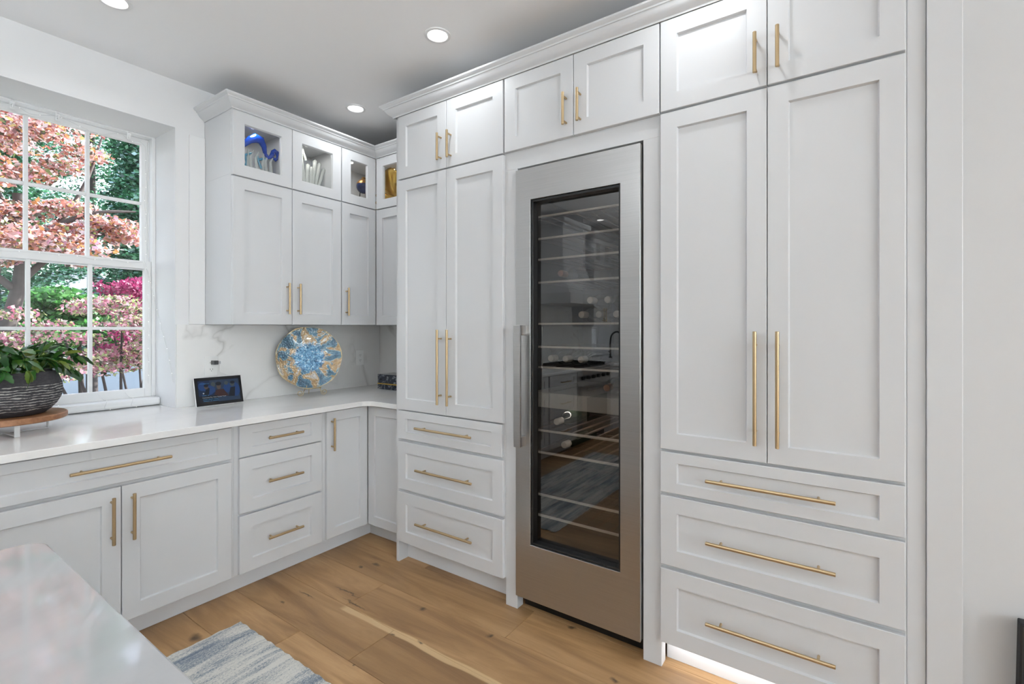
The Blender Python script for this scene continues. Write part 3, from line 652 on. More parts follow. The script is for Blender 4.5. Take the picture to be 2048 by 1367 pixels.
for Y, z, kind, foil, lab in BOT:
    me, fm = BM[foil]
    zz = z - .001 + (.0383 if kind != 1 else .0383 + .067)
    o = place('wine_bottle', me, None, (2.075 + .30, Y, zz), (0, 0, PI / 2)); tag(o, lab, 'bottle', 'wine bottles in the fridge')
    if kind == 2: o.rotation_euler = (0, 0, PI / 2 + .12)
    place('neck_foil', fm, o)

# ------------------------------------------------------------------ recessed ceiling lights
CANS = [(1.72, 1.64, 'round recessed ceiling light above the wine fridge aisle'), (1.99, 2.62, 'round recessed ceiling light above the corner wall cabinet'), (.735, 2.615, 'round recessed ceiling light above the window counter, cut by the picture top'),
        (-.55, 2.62, 'recessed ceiling light above the cooker side of the window run'), (-1.92, 2.69, 'recessed ceiling light reflected in the wine fridge glass'), (1.72, .45, 'recessed ceiling light above the tall pantry beside the casing board'),
        (-.85, 1.62, 'recessed ceiling light above the middle of the island'), (-2.15, 1.62, 'recessed ceiling light above the far island end'),
        (-.85, .3, 'recessed ceiling light behind the island middle'), (-2.15, .3, 'recessed ceiling light behind the far island end')]
tr_me = MB().lathe([(.064, .0), (.063, -.004), (.050, -.006), (.046, -.002), (.046, 0)], 40, capa=False, capb=False).mesh('trim_ring', 'trim', 40)
ln_me = MB().lathe([(.046, -.0015), (.040, -.0035), (.02, -.0045), (.004, -.0048)], 32).mesh('lens', 'lens', 60)
for x, y, lab in CANS:
    t = thing('ceiling_light', lab, 'light', (x, y, CEIL), 0, 'recessed ceiling lights')
    place('trim_ring', tr_me, t); place('lens', ln_me, t)
    light('lamp_glow', 'AREA', (0, 0, -.012), (0, 0, -1), 2.0, (0.93, 0.97, 1.0), .09, shape='DISK', spread=math.radians(150), parent=t)

# ------------------------------------------------------------------ island
isl = thing('kitchen_island', 'white kitchen island cabinet under the quartz slab', 'island', (-0.9, 0.95, 0))
ix0, ix1, iy0, iy1 = -2.1, .28, .42, 1.44
bx('body', 'paint', isl, ix0 + .33, ix1 - .04 + .9, iy0 + .04 - .95 + .0, iy1 - .04 - .95, .10, .8835) if False else None
MB().box(-1.16, 1.14, -.49, .45, .10, .8835).build('body', 'paint', isl)
MB().box(-1.10, 1.08, -.43, .39, 0, .10).build('plinth', 'toekick', isl)
for k in range(4): shaker(isl, 0, .55, .12, .86, 'door', rotz=PI, loc=(1.12 - k * .57, .4702, .12))
rr = .045
poly = [(ix0, iy0), (ix1, iy0)] + fillet((ix1 - rr, iy1 - rr), rr, 0, PI / 2) + [(ix0, iy1)]
o = MB().prism(poly, .884, CT).build('island_top', 'islandquartz', bevel=0.003); tag(o, 'glossy white quartz island top with a rounded corner', 'countertop')

# added unseen uplight over the island: opaque white trough throwing fill onto the ceiling
pd = thing('linear_pendant', 'long white linear pendant lamp hanging over the island, lighting the ceiling', 'pendant lamp', (-1.15, .85, CEIL))
c = MB(); c.box(-.85, .85, -.09, .09, -.84, -.832); c.box(-.85, -.842, -.09, .09, -.832, -.79); c.box(.842, .85, -.09, .09, -.832, -.79); c.box(-.842, .842, -.09, -.082, -.832, -.79); c.box(-.842, .842, .082, .09, -.832, -.79)
c.build('trough', 'paint', pd, bevel=.001); bx('diffuser', 'puck', pd, -.84, .84, -.08, .08, -.826, -.815)
for s_ in (-.6, .6): MB().tube([(s_, 0, -.83), (s_, 0, -.02)], .003, 8).build('rod', 'brass', pd)
bx('canopy', 'brass', pd, -.65, .65, -.03, .03, -.02, -.0005, bevel=.003)
light('pendant_glow', 'AREA', (0, 0, -.81), (0, 0, 1), 66, (0.88, 0.955, 1.0), 1.66, .15, parent=pd)

# ------------------------------------------------------------------ runner rug
n = 90; x0, x1, y0, y1 = -.95, 1.13, 1.62, 2.33
g = MB()
top = []
for i in range(n + 1):
    for j in range(31):
        fx, fy = i / n, j / 30
        x = x0 + (x1 - x0) * fx; y = y0 + (y1 - y0) * fy
        if j in (0, 30): y += .003 * math.sin(i * 1.7)
        if i in (0, n): x += .003 * math.sin(j * 2.1)
        top.append((x, y, .0095 + .0012 * math.sin(i * .9) * math.sin(j * 1.3) - (.004 if i in (0, n) or j in (0, 30) else 0)))
fs = [(i * 31 + j, (i + 1) * 31 + j, (i + 1) * 31 + j + 1, i * 31 + j + 1) for i in range(n) for j in range(30)]
g.add(top, fs)
ring = [i * 31 for i in range(n + 1)] + [n * 31 + j for j in range(1, 31)] + [i * 31 + 30 for i in range(n - 1, -1, -1)] + [j for j in range(29, 0, -1)]
low = [(top[i][0], top[i][1], .0008) for i in ring]; b0 = len(g.v); g.v += low; m_ = len(ring)
for k in range(m_): g.f.append((ring[k], ring[(k + 1) % m_], b0 + (k + 1) % m_, b0 + k)); g.mi.append(0)
o = g.build('runner_rug', 'rug', smooth=60); tag(o, 'distressed blue-grey and cream woven runner rug on the oak floor', 'rug')

# ------------------------------------------------------------------ plant on its stand
PX, PY = .462, 3.005
st = thing('plant_stand', 'low round wooden plant stand with flat white metal legs on the worktop', 'plant stand', (PX, PY, CT), .12)
MB().lathe([(.200, .056), (.206, .060), (.206, .078), (.202, .082), (.0005, .082)], 64).build('disc', 'walnut', st, smooth=40)
for k in range(2):
    b = MB()
    for s in (-1, 1): b.box(s * .145 - .002, s * .145 + .002, -.009, .009, .0005, .056)
    b.box(-.145, .145, -.009, .009, .0005 + (.004 if k else 0), .0045 + (.004 if k else 0))
    b.build('leg_bar', 'whitemetal', st, rot=(0, 0, k * PI / 2), bevel=.001)
pot = thing('planter_bowl', 'charcoal bowl planter with chalky horizontal ridges, holding a leafy plant', 'planter', (PX, PY, CT + .0825))
prof = [(.118, .0), (.132, .002), (.150, .016), (.170, .040), (.185, .070), (.190, .100), (.188, .130), (.181, .150), (.174, .172), (.172, .184), (.169, .187), (.163, .186), (.160, .176), (.160, .160)]
MB().lathe(prof, 72, capb=False).build('bowl', 'planter', pot, smooth=60)
MB().lathe([(.1605, .158), (.1, .163), (.0005, .166)], 40, capa=False).build('soil', 'soil', pot, smooth=60)
def leaf_mesh(name, lobes, n=10, wid=.30, droop=.35, cup=.10):
    vs, fs = [], []
    for i in range(n + 1):
        t = i / n; wdt = wid * (math.sin(PI * min(1, t * .93 + .05)) ** .7) * (1 + lobes * (.5 if i % 2 else -.4)) + .006
        z = -droop * t * t; 
        vs += [(t, -wdt, z + cup * wdt), (t, 0, z - cup * .2), (t, wdt, z + cup * wdt)]
    for i in range(n):
        for j in range(2): fs.append((i * 3 + j, (i + 1) * 3 + j, (i + 1) * 3 + j + 1, i * 3 + j + 1))
    m = MB(); m.add(vs, fs); n0 = len(m.v)
    m.v += [(x, y, z - .012) for x, y, z in vs]; m.f += [tuple(i + n0 for i in f[::-1]) for f in fs]; m.mi += [0] * len(fs)
    return m.mesh(name, 'houseleaf', 60)
LM = [leaf_mesh('leaf', .35, 8, .22, .45), leaf_mesh('leaf', .28, 8, .26, .75), leaf_mesh('leaf', 0, 10, .17, .28, .5)]
pl = thing('potted_plant', 'bushy dark green houseplant spilling over the charcoal bowl', 'plant', (PX, PY, CT + .0825 + .16))
rs = random.Random(5)
for k in range(40):
    a = 2 * PI * k / 40 + rs.uniform(-.2, .2); r0 = rs.uniform(.02, .11); out = rs.uniform(.13, .24); top_ = rs.uniform(.05, .135); drop = rs.uniform(-.045, .045)
    pts = []
    for t in (0, .25, .5, .75, 1):
        rr_ = r0 + (out - r0) * t; z = -.004 + top_ * math.sin(t * PI * .62) * 1.1 + (drop - .03) * t * t
        if rr_ < .205: z = max(z, .036 * min(1.0, rr_ / .15))
        pts.append(Vector((rr_ * math.cos(a), rr_ * math.sin(a), z)))
    if PX + pts[-1].x < .36 and PY + pts[-1].y > 3.13: continue
    MB().tube(pts, [.004, .0035, .003, .0025, .002], 6).build('stem', 'houseleaf', pl, smooth=60)
    for i in range(1, 5):
        for q in range(2 if i < 4 else 3):
            d = (pts[i] - pts[i - 1]).normalized(); ya = math.atan2(d.y, d.x) + rs.uniform(-1.1, 1.1); pit = -math.asin(max(-1, min(1, d.z))) + rs.uniform(-.35, .45)
            s = rs.uniform(.038, .066); me = LM[rs.choice((0, 0, 1, 1, 2))]
            if PX + pts[i].x < .40 and PY + pts[i].y > 3.09: continue
            place('leaf', me, pl, pts[i], (rs.uniform(-.6, .6), pit, ya), scale=(s, s, s))
for (px_, py_, pz_, ya, pit, s) in ((.15, .10, .005, .50, .10, .20), (.13, .12, -.04, .75, .30, .17)):
    place('leaf', LM[2], pl, (px_, py_, pz_ + .03), (0.3, pit, ya), scale=(s, s, s))

# ------------------------------------------------------------------ smart display
sd = thing('smart_display', 'white smart display tilted back on the worktop, screen showing a dark blue picture', 'smart display', (1.362, 3.040, CT), 0)
wd, hgt, tilt = .262, .168, math.radians(-14)
fr = bpy.data.objects.new('screen_unit', None)
b = MB(); b.box(-wd / 2, wd / 2, 0, .011, 0, hgt); body = b.build('body', 'plastic', sd, (0, 0, .008), (tilt, 0, 0), bevel=.005, seg=3)
MB().loops([[(-.085, .016, .0005), (.085, .016, .0005), (.07, .085, .0005), (-.07, .085, .0005)], [(-.075, .040, .088), (.075, .040, .088), (.06, .066, .088), (-.06, .066, .088)]], caps=True).build('base', 'plastic', sd, bevel=.004, seg=3)
sg = bx('screen', 'blackgloss', body, -wd / 2 + .002, wd / 2 - .002, -.0012, 0.003, .002, hgt - .002, bevel=.0008)
# the flat picture on the screen
b = MB(); Yp = -.0014
mats = ['px_dark', 'px_navy', 'px_blue', 'px_mid', 'px_skin', 'px_grey', 'px_cyan', 'px_brown']
def poly2(pts, mi, lift):
    b.cur = mi; b.add([(x * (wd - .036) - (wd - .036) / 2, Yp - lift * .00006, .020 + z * (hgt - .040)) for x, z in pts], [tuple(range(len(pts)))])
def blob(cx, cz, rx, rz, mi, lift, n=14, wob=.0): poly2([(cx + rx * math.cos(2 * PI * k / n) * (1 + wob * math.sin(3 * k)), cz + rz * math.sin(2 * PI * k / n) * (1 + wob * math.cos(5 * k))) for k in range(n)], mi, lift)
poly2([(0, 0), (1, 0), (1, 1), (0, 1)], 1, 0)
poly2([(.28, .55), (.62, .55), (.62, 1), (.28, 1)], 3, 1); poly2([(.62, .3), (1, .1), (1, .98), (.62, .98)], 3, 1)
blob(.10, .74, .10, .20, 2, 2); blob(.27, .56, .13, .22, 2, 3, wob=.1); blob(.72, .60, .12, .22, 2, 3, wob=.1); blob(.92, .48, .09, .34, 2, 3, wob=.1)
poly2([(.12, .35), (.2, .7), (.27, .64), (.24, .35)], 0, 4); blob(.19, .70, .05, .10, 4, 5); blob(.19, .77, .055, .07, 0, 6)
poly2([(.34, .22), (.42, .55), (.60, .55), (.72, .22)], 7, 5); blob(.49, .70, .055, .15, 4, 6); blob(.49, .82, .07, .09, 0, 7); blob(.36, .80, .05, .12, 5, 2)
poly2([(.70, .15), (.78, .6), (.90, .62), (.86, .15)], 0, 5); blob(.83, .76, .06, .12, 5, 6); blob(.84, .83, .06, .07, 0, 7); blob(.68, .82, .05, .09, 5, 4)
poly2([(0, 0), (.45, 0), (.45, .30), (0, .30)], 0, 8); poly2([(.45, 0), (1, 0), (1, .16), (.45, .22)], 3, 8)
b.build('picture', mats, sg)
def text(s, size, x, z, m, par, y=Yp - .0009):
    c = bpy.data.curves.new('lettering', 'FONT'); c.body = s; c.size = size; c.extrude = 0.0001
    o = bpy.data.objects.new('lettering', c); COL.objects.link(o)
    dg = bpy.context.evaluated_depsgraph_get(); me = bpy.data.meshes.new_from_object(o.evaluated_get(dg)); bpy.data.objects.remove(o); bpy.data.curves.remove(c)
    me.materials.clear(); me.materials.append(MATS[m])
    return place('lettering', me, par, (x, y, z), (PI / 2, 0, 0))
text('HOUSE & CO', .0085, -.103, .127, 'px_cyan', sg)
text('Community Plan, Value Thunder Travel', .0080, -.096, .046, 'px_text', sg)
dash = MB()   # the small illegible lines
for zz, xs_ in ((.060, ((-.096, -.074), (-.066, -.060))), (.036, ((-.094, -.070), (-.066, -.040), (-.036, -.012))), (.027, ((-.092, -.060), (-.056, -.046), (-.042, -.010)))):
    for a_, b_ in xs_: dash.box(a_, b_, Yp - .0011, Yp - .0009, zz, zz + .0028)
dash.build('small_print', 'px_cyan', sg)
blob_ = MB().lathe([(.004, 0), (.004, .0002)], 14, 'Y').build('icon', 'px_text', sg, (-.088, Yp - .0011, .074))

# ------------------------------------------------------------------ decorative plate and its easel
pl_r = thing('plate_stand', 'small brass wire easel with curled feet holding the round plate', 'stand', (1.925, 3.008, CT), math.radians(-20))
def spiral(cx, cz, r0, r1, a0, a1, y, n=26): return [(cx + (r0 + (r1 - r0) * k / n) * math.cos(a0 + (a1 - a0) * k / n), y, cz + (r0 + (r1 - r0) * k / n) * math.sin(a0 + (a1 - a0) * k / n)) for k in range(n + 1)]
for s in (-1, 1):
    sp = [(s * x, y, z) for x, y, z in spiral(.076, .0235, .008, .022, 2.2 * PI, PI * -.5 + .0, -.03)]
    sp = [(s * (.076 + (.007 + .0145 * k / 26) * math.cos(-PI * 1.2 + 2.9 * PI * k / 26 * -1 + 2.9 * PI)), -.03, .024 + (.007 + .0145 * k / 26) * math.sin(-PI * 1.2 - 2.9 * PI * k / 26 + 2.9 * PI)) for k in range(27)]
    end = sp[-1]
    up = [(s * .053, -.03, .034), (s * .046, -.03, .055), (s * .044, -.022, .075), (s * .040, .0, .14), (s * .030, .045, .24)]
    MB().tube(sp + up, .0022, 8).build('front_leg', 'goldwire', pl_r, smooth=60)
    MB().tube([(s * .045, -.028, .058), (s * .045, -.062, .052), (s * .045, -.070, .058), (s * .045, -.071, .070), (s * .045, -.066, .076)], .0022, 8).build('ledge_hook', 'goldwire', pl_r, smooth=60)
MB().tube([(-.046, -.03, .050), (.046, -.03, .050)], .0020, 8).build('cross_bar', 'goldwire', pl_r, smooth=60)
MB().tube([(0, .035, .215), (0, .075, .002)], .0022, 8).build('rear_leg', 'goldwire', pl_r, smooth=60)
MB().tube([(-.030, .045, .24), (0, .050, .250), (.030, .045, .24)], .0020, 8).build('top_bar', 'goldwire', pl_r, smooth=60)
pb = MB(); NR, NA = 14, 96; L = []
def wav(k, f): return (1 + .012 * math.sin(7 * 2 * PI * k / NA + .5) * f + .008 * math.sin(4 * 2 * PI * k / NA) * f)
for i in range(NR + 1):
    f = i / NR; rr_ = .208 * f; dep = -.022 * max(0, (f - .45) / .55) ** 1.3
    L.append([(rr_ * wav(k, f) * math.cos(2 * PI * k / NA), dep + .004 * math.sin(9 * 2 * PI * k / NA) * f * f, rr_ * wav(k, f) * math.sin(2 * PI * k / NA)) for k in range(NA)])
L[0] = [(.0015 * math.cos(2 * PI * k / NA), 0, .0015 * math.sin(2 * PI * k / NA)) for k in range(NA)]
back = [[(x, y + .005, z) for x, y, z in l] for l in L[::-1]]
pb.loops(L + back, caps=True)
o = pb.build('decorative_plate', 'plateglaze', None, (1.902, 2.996, 1.171), (math.radians(-10), 0, math.radians(-25)), smooth=60)
tag(o, 'round wavy-edged glass plate in blue, gold and pearl on the brass easel', 'plate')

# ------------------------------------------------------------------ marble box, outlets
bo = thing('lidded_box', 'black marbled box with a gold band in the worktop corner', 'box', (2.42, 2.925, CT), -PI / 2)
bx('lower_half', 'blackmarble', bo, 0, .27, 0, .16, .0005, .038, bevel=.0015); bx('band', 'gold', bo, -.001, .271, -.001, .161, .038, .046); bx('lid', 'blackmarble', bo, 0, .27, 0, .16, .046, .112, bevel=.0015)
def outlet(xc, zc, label):
    t = thing('wall_outlet', label, 'outlet', (xc, 3.160, zc))
    bx('plate', 'plastic', t, -.0375, .0375, -.0055, -.0002, -.059, .059, bevel=.002)
    for s in (-1, 1):
        k = MB().prism([(.0165 * math.cos(2 * PI * i / 20), .0145 * math.sin(2 * PI * i / 20)) for i in range(20)], 0, .002).build('socket', 'plastic', t, (0, -.0055, s * .0195), (PI / 2, 0, 0), bevel=.0005)
        q = MB(); q.box(-.0075, -.005, -.002, .006, .0018, .0024); q.box(.005, .0075, -.002, .006, .0018, .0024); q.box(-.002, .002, -.010, -.006, .0018, .0024); q.build('slot', 'slot', k)
    MB().lathe([(.003, 0), (.0025, .0012)], 12).build('screw', 'plastic', t, (0, -.0055, 0), (PI / 2, 0, 0))
    return t
outlet(2.437, 1.140, 'white double wall outlet between the round plate and the black box')
outlet(1.358, 1.142, 'white wall outlet behind the smart display with a dark charger plugged in')
ch = thing('usb_charger', 'small black charger plugged into the outlet above the smart display', 'charger', (1.366, 3.150, 1.165))
bx('body', 'plasticdark', ch, -.012, .014, -.040, 0.001, -.012, .012, bevel=.002); bx('plug', 'chrome', ch, .0145, .030, -.032, -.012, -.008, .008, bevel=.002)
MB().tube([(.028, -.022, -.008), (.030, -.023, -.03), (.028, -.024, -.055), (.05, -.03, -.068), (.09, -.045, -.085), (.10, -.05, -.12)], .0016, 6).build('cable', 'plastic', ch, smooth=60)

# ------------------------------------------------------------------ ornaments behind the cabinet glass
z0 = US + .0105
g = thing('blue_glass_sculpture', 'cobalt blue and clear glass sculpture behind the first glass cabinet door', 'sculpture', (1.545, 2.985, z0))
g.scale = (1.15, 1.1, 1.30)
MB().tube([(-.10, 0, .15), (-.075, -.01, .175), (-.045, -.01, .205), (-.015, -.01, .222), (.015, -.01, .220), (.035, -.005, .195), (.043, 0, .165), (.058, 0, .150), (.075, 0, .160), (.085, 0, .178)], [.010, .012, .017, .022, .020, .014, .010, .009, .010, .012], 12).build('ribbon', 'blueglass', g, smooth=60)
MB().tube([(.075, -.01, .18), (.09, -.01, .19), (.108, -.005, .185), (.115, 0, .165), (.10, 0, .150), (.085, 0, .158)], [.008, .011, .012, .010, .009, .006], 10).build('curl', 'blueglass', g, smooth=60)
MB().tube([(-.10, 0, .205), (-.085, 0, .20), (-.062, 0, .188)], .005, 8).build('tendril', 'paleblueglass', g, smooth=60)
for pts in ([(-.085, 0, .14), (-.062, 0, .132), (-.055, 0, .10), (-.066, 0, .07), (-.082, 0, .078)], [(.0, 0, .145), (.008, 0, .12), (.02, 0, .095), (.032, 0, .085)], [(.008, 0, .128), (.025, 0, .135), (.042, 0, .140)], [(-.03, 0, .15), (-.062, 0, .132)]):
    MB().tube(pts, .006, 8).build('drip', 'paleblueglass', g, smooth=60)
for k in range(7):
    xx = -.085 + k * .027
    MB().tube([(xx, .0, .0), (xx + .004, 0, .06), (xx + .010 * math.sin(k * 2), 0, .13), (xx + .012, 0, .165)], [.013, .010, .008, .004], 10).build('clear_drip', 'clearglass', g, smooth=60)
g = thing('clear_glass_sculpture', 'clear glass sculpture of upright fingers behind the second glass cabinet door', 'sculpture', (1.915, 3.0, z0))
g.scale = (1.15, 1.1, 1.2)
for k, (xx, hh_, lean) in enumerate(((-.085, .275, -.01), (-.055, .27, -.012), (-.028, .20, .01), (.0, .19, .004), (.018, .235, .01), (.042, .225, .014), (.066, .20, .02))):
    MB().tube([(xx * .6, 0, 0), (xx * .75, .004, hh_ * .4), (xx * .95 + lean * .5, 0, hh_ * .75), (xx + lean, 0, hh_ * .95), (xx + lean * 1.3, 0, hh_)], [.016, .012, .010, .013, .005], 12).build('finger', 'clearglass', g, smooth=60)
MB().tube([(-.098, 0, .27), (-.085, 0, .30), (-.060, 0, .295), (-.045, 0, .25), (-.03, 0, .215)], .007, 10).build('loop', 'clearglass', g, smooth=60)
g = thing('globe_ornament', 'dark blue round ornament with gold speckled top on thin legs, in the corner glass cabinet', 'ornament', (2.340, 2.985, z0))
R = .054; pr = [(R * math.sin(PI * k / 14) + .0005, .190 - R * math.cos(PI * k / 14)) for k in range(15)]
MB().lathe(pr[:10], 28).build('globe', 'globeblue', g, smooth=60)
MB().lathe([(r * 1.012, z) for r, z in pr[8:14]] + [(.014, .247), (.016, .254), (.010, .258)], 28).build('cap', 'globegold', g, smooth=60)
for k in range(3):
    a = 2 * PI * k / 3 + .4; MB().tube([(.026 * math.cos(a), .026 * math.sin(a), .147), (.036 * math.cos(a), .036 * math.sin(a), .0)], .0035, 8).build('leg', 'ironblack', g)
g = MB(); NF = 15; L = []
for i in range(12):
    f = i / 11; lp = []
    for k in range(NF * 4 + 1):
        a = -.15 * PI + 1.30 * PI * k / (NF * 4); rad = .012 + .145 * f
        rid = math.cos(2 * PI * k / 4); 
        lp.append((rad * math.cos(a) * .95, -.045 * math.sin(f * PI * .55) + .010 * rid * f - .02 * f, .125 + rad * math.sin(a) * (1 + .03 * rid)))
    L.append(lp)
vs = [p for l in L for p in l]; m_ = len(L[0]); fs = [(i * m_ + k, i * m_ + k + 1, (i + 1) * m_ + k + 1, (i + 1) * m_ + k) for i in range(11) for k in range(m_ - 1)]
zmin = min(p[2] for p in vs); vs = [(x, y, z - zmin) for x, y, z in vs]
g.add(vs, fs); o = g.build('shell_ornament', 'gold', None, (2.47, 2.77, z0 + .001), (0, 0, -PI / 2 - .2), smooth=60); o.scale = (1.2, 1.1, 1.32)
sm_ = o.modifiers.new('thick', 'SOLIDIFY'); sm_.thickness = .004
tag(o, 'gold ribbed shell ornament in the glass corner cabinet on the pantry side', 'ornament')

# ------------------------------------------------------------------ fairy lights and their hooks on the window
fy_ = 3.444
def curvepts(pts, n=8):
    out = []
    P = [Vector(p) for p in pts]
    for i in range(len(P) - 1):
        p0, p1, p2, p3 = P[max(i - 1, 0)], P[i], P[i + 1], P[min(i + 2, len(P) - 1)]
        for k in range(n):
            t = k / n; out.append(.5 * ((2 * p1) + (p2 - p0) * t + (2 * p0 - 5 * p1 + 4 * p2 - p3) * t * t + (3 * p1 - p0 - 3 * p2 + p3) * t ** 3))
    out.append(P[-1]); return out
rf = random.Random(3)
strand = []
strand.append([(.34, fy_, 2.49), (.45, fy_, 2.47), (.56, fy_ - .004, 2.490), (.63, fy_, 2.468), (.73, fy_, 2.492), (.82, fy_, 2.47), (.90, fy_, 2.455), (1.0, fy_, 2.488), (1.04, fy_, 2.46), (1.09, fy_, 2.472), (1.12, fy_, 2.45)])
strand.append([(1.12 + rf.uniform(-.004, .006), fy_, 2.45 - .06 * k) for k in range(13)] + [(1.135 + rf.uniform(-.004, .004), fy_, 1.70 - .06 * k) for k in range(12)])
strand.append([(.36 + .075 * k, fy_ + .004, 1.757 + rf.uniform(-.012, .008)) for k in range(11)])
strand.append([(1.13, fy_ + .004, 1.72), (1.15, 3.43, 1.60), (1.166, 3.42, 1.50), (1.170, 3.36, 1.38), (1.171, 3.29, 1.272), (1.171, 3.26, 1.22), (1.171, 3.225, 1.15), (1.171, 3.21, 1.11), (1.171, 3.19, 1.06)])
for xx in (.64, .70, .90, 1.02):
    strand.append([(xx, 3.446, 1.00), (xx + .015, 3.42, .972), (xx + .02, 3.39, .968), (xx + .012, 3.364, .955), (xx + .006, 3.362, .93), (xx + .03, 3.350, .921)])
fs_ = thing('fairy_lights', 'string of tiny fairy lights on fine wire draped around the window', 'string lights', (1.13, fy_, 1.6))
org = Vector((1.13, fy_, 1.6)); bulbs = MB(); wires = []
for sidx, s in enumerate(strand):
    c = [p - org for p in curvepts(s, 6)]
    MB().tube(c, .0011, 5).build('wire', 'wire', fs_)
    acc = 0
    for p, q in zip(c[:-1], c[1:]):
        acc += (q - p).length
        if acc > .075:
            acc = 0; x, y, z = q; r_ = .0030
            bulbs.add([(x - r_, y, z), (x + r_, y, z), (x, y - r_, z), (x, y + r_, z), (x, y, z - r_), (x, y, z + r_)], [(0, 2, 5), (2, 1, 5), (1, 3, 5), (3, 0, 5), (2, 0, 4), (1, 2, 4), (3, 1, 4), (0, 3, 4)])
o = bulbs.build('bulb_beads', 'fairybulb', fs_); o['kind'] = 'stuff'
hk = MB(); hk.box(-.010, .010, -.004, 0, -.026, .012); hk.tube([(0, -.004, -.014), (0, -.014, -.018), (0, -.018, -.010), (0, -.017, .0)], .003, 8)
hk.tube([(-.008, -.003, .010), (-.006, -.003, .018), (.002, -.003, .021), (.008, -.003, .016)], .0022, 8)
hm = hk.mesh('adhesive_hook', 'hookplastic', 40)
for xx, lab in ((.56, 'clear adhesive hook on the window head above the first pane column seen'), (.73, 'clear adhesive hook on the window head above the middle panes'), (1.04, 'clear adhesive hook on the window head above the corner pane')):
    o = place('adhesive_hook', hm, None, (xx, 3.4495, 2.495), scale=(1, 1, 1)); tag(o, lab, 'hook', 'hooks along the window head')

# ------------------------------------------------------------------ black fabric panel leaning on the side wall
lp = thing('black_panel', 'black fabric-covered panel leaning on the white wall beside the casing', 'panel', (1.962, -.40, 0), 0)
MB().loops([[(-.050, -.60, 0), (-.010, -.60, 0), (-.010, .022, 0), (-.050, .022, 0)], [(-.040, -.585, .548), (-.003, -.585, .548), (-.003, .010, .548), (-.040, .010, .548)]], caps=True).build('fabric', 'upholstery', lp, bevel=.003)
MB().tube([(-.046, .016, .004), (-.038, .006, .543), (-.038, -.580, .543), (-.046, -.594, .004)], .004, 8).build('piping', 'ironblack', lp)

# ------------------------------------------------------------------ cooker and hood (seen reflected in the wine fridge)
rg_ = thing('range_cooker', 'stainless range cooker under the white hood, seen only reflected in the fridge glass', 'cooker', (-1.456, 2.55, 0))
bx('body', 'steel', rg_, -.450, .450, 0, .60, .10, .905, bevel=.003); bx('oven_door', 'steel', rg_, -.40, .40, -.03, -.001, .17, .70, bevel=.003); bx('oven_window', 'blackgloss', rg_, -.28, .28, -.033, -.0305, .28, .56)
MB().tube([(-.36, -.075, .66), (.36, -.075, .66)], .012, 12).build('handle', 'steel', rg_)
for k in range(6): MB().lathe([(.022, 0), (.02, -.03)], 18, 'Y').build('knob', 'black', rg_, (-.35 + k * .14, -.002, .79))
for k in range(3):
    b = MB(); x_ = -.29 + k * .29
    for q in range(5): b.box(x_ - .13 + q * .062, x_ - .12 + q * .062, .05, .55, .925, .94)
    for q in range(3): b.box(x_ - .13, x_ + .13, .06 + q * .235, .07 + q * .235, .906, .925)
    b.build('grate', 'ironblack', rg_)
MB().box(-.44, .44, .08, .52, 0, .10).build('plinth', 'black', rg_)
hd = thing('range_hood', 'white plastered range hood with a boxed chimney over the cooker', 'range hood', (-1.456, 3.17, 0))
b = MB(); b.loops([[(-.52, -.56, 1.66), (.52, -.56, 1.66), (.52, -.001, 1.66), (-.52, -.001, 1.66)], [(-.52, -.56, 1.78), (.52, -.56, 1.78), (.52, -.001, 1.78), (-.52, -.001, 1.78)]], caps=True); b.build('skirt', 'paint', hd)
MB().loops([[(-.50, -.54, 1.781), (.50, -.54, 1.781), (.50, -.001, 1.781), (-.50, -.001, 1.781)], [(-.36, -.40, 1.95), (.36, -.40, 1.95), (.36, -.001, 1.95), (-.36, -.001, 1.95)], [(-.30, -.34, 2.15), (.30, -.34, 2.15), (.30, -.001, 2.15), (-.30, -.001, 2.15)], [(-.30, -.34, 2.60), (.30, -.34, 2.60), (.30, -.001, 2.60), (-.30, -.001, 2.60)]], caps=True).build('canopy', 'paint', hd)
b = MB(); b.box(-.33, .33, -.37, -.001, 2.601, 2.64); b.box(-.36, .36, -.40, -.001, 2.64, 2.70); b.build('cap', 'paint', hd, bevel=.01)
fa = thing('kitchen_faucet', 'black arched faucet at the second window, seen reflected in the fridge glass', 'faucet', (-3.07, 3.05, CT))
MB().tube(curvepts([(0, 0, .0005), (0, 0, .25), (0, -.03, .36), (0, -.11, .40), (0, -.18, .35), (0, -.19, .26)], 6), .013, 12).build('spout', 'ironblack', fa, smooth=60)
MB().lathe([(.028, .0005), (.026, .012), (.016, .02)], 20).build('base', 'ironblack', fa); MB().tube([(.012, 0, .08), (.07, 0, .10)], .006, 10).build('lever', 'ironblack', fa)

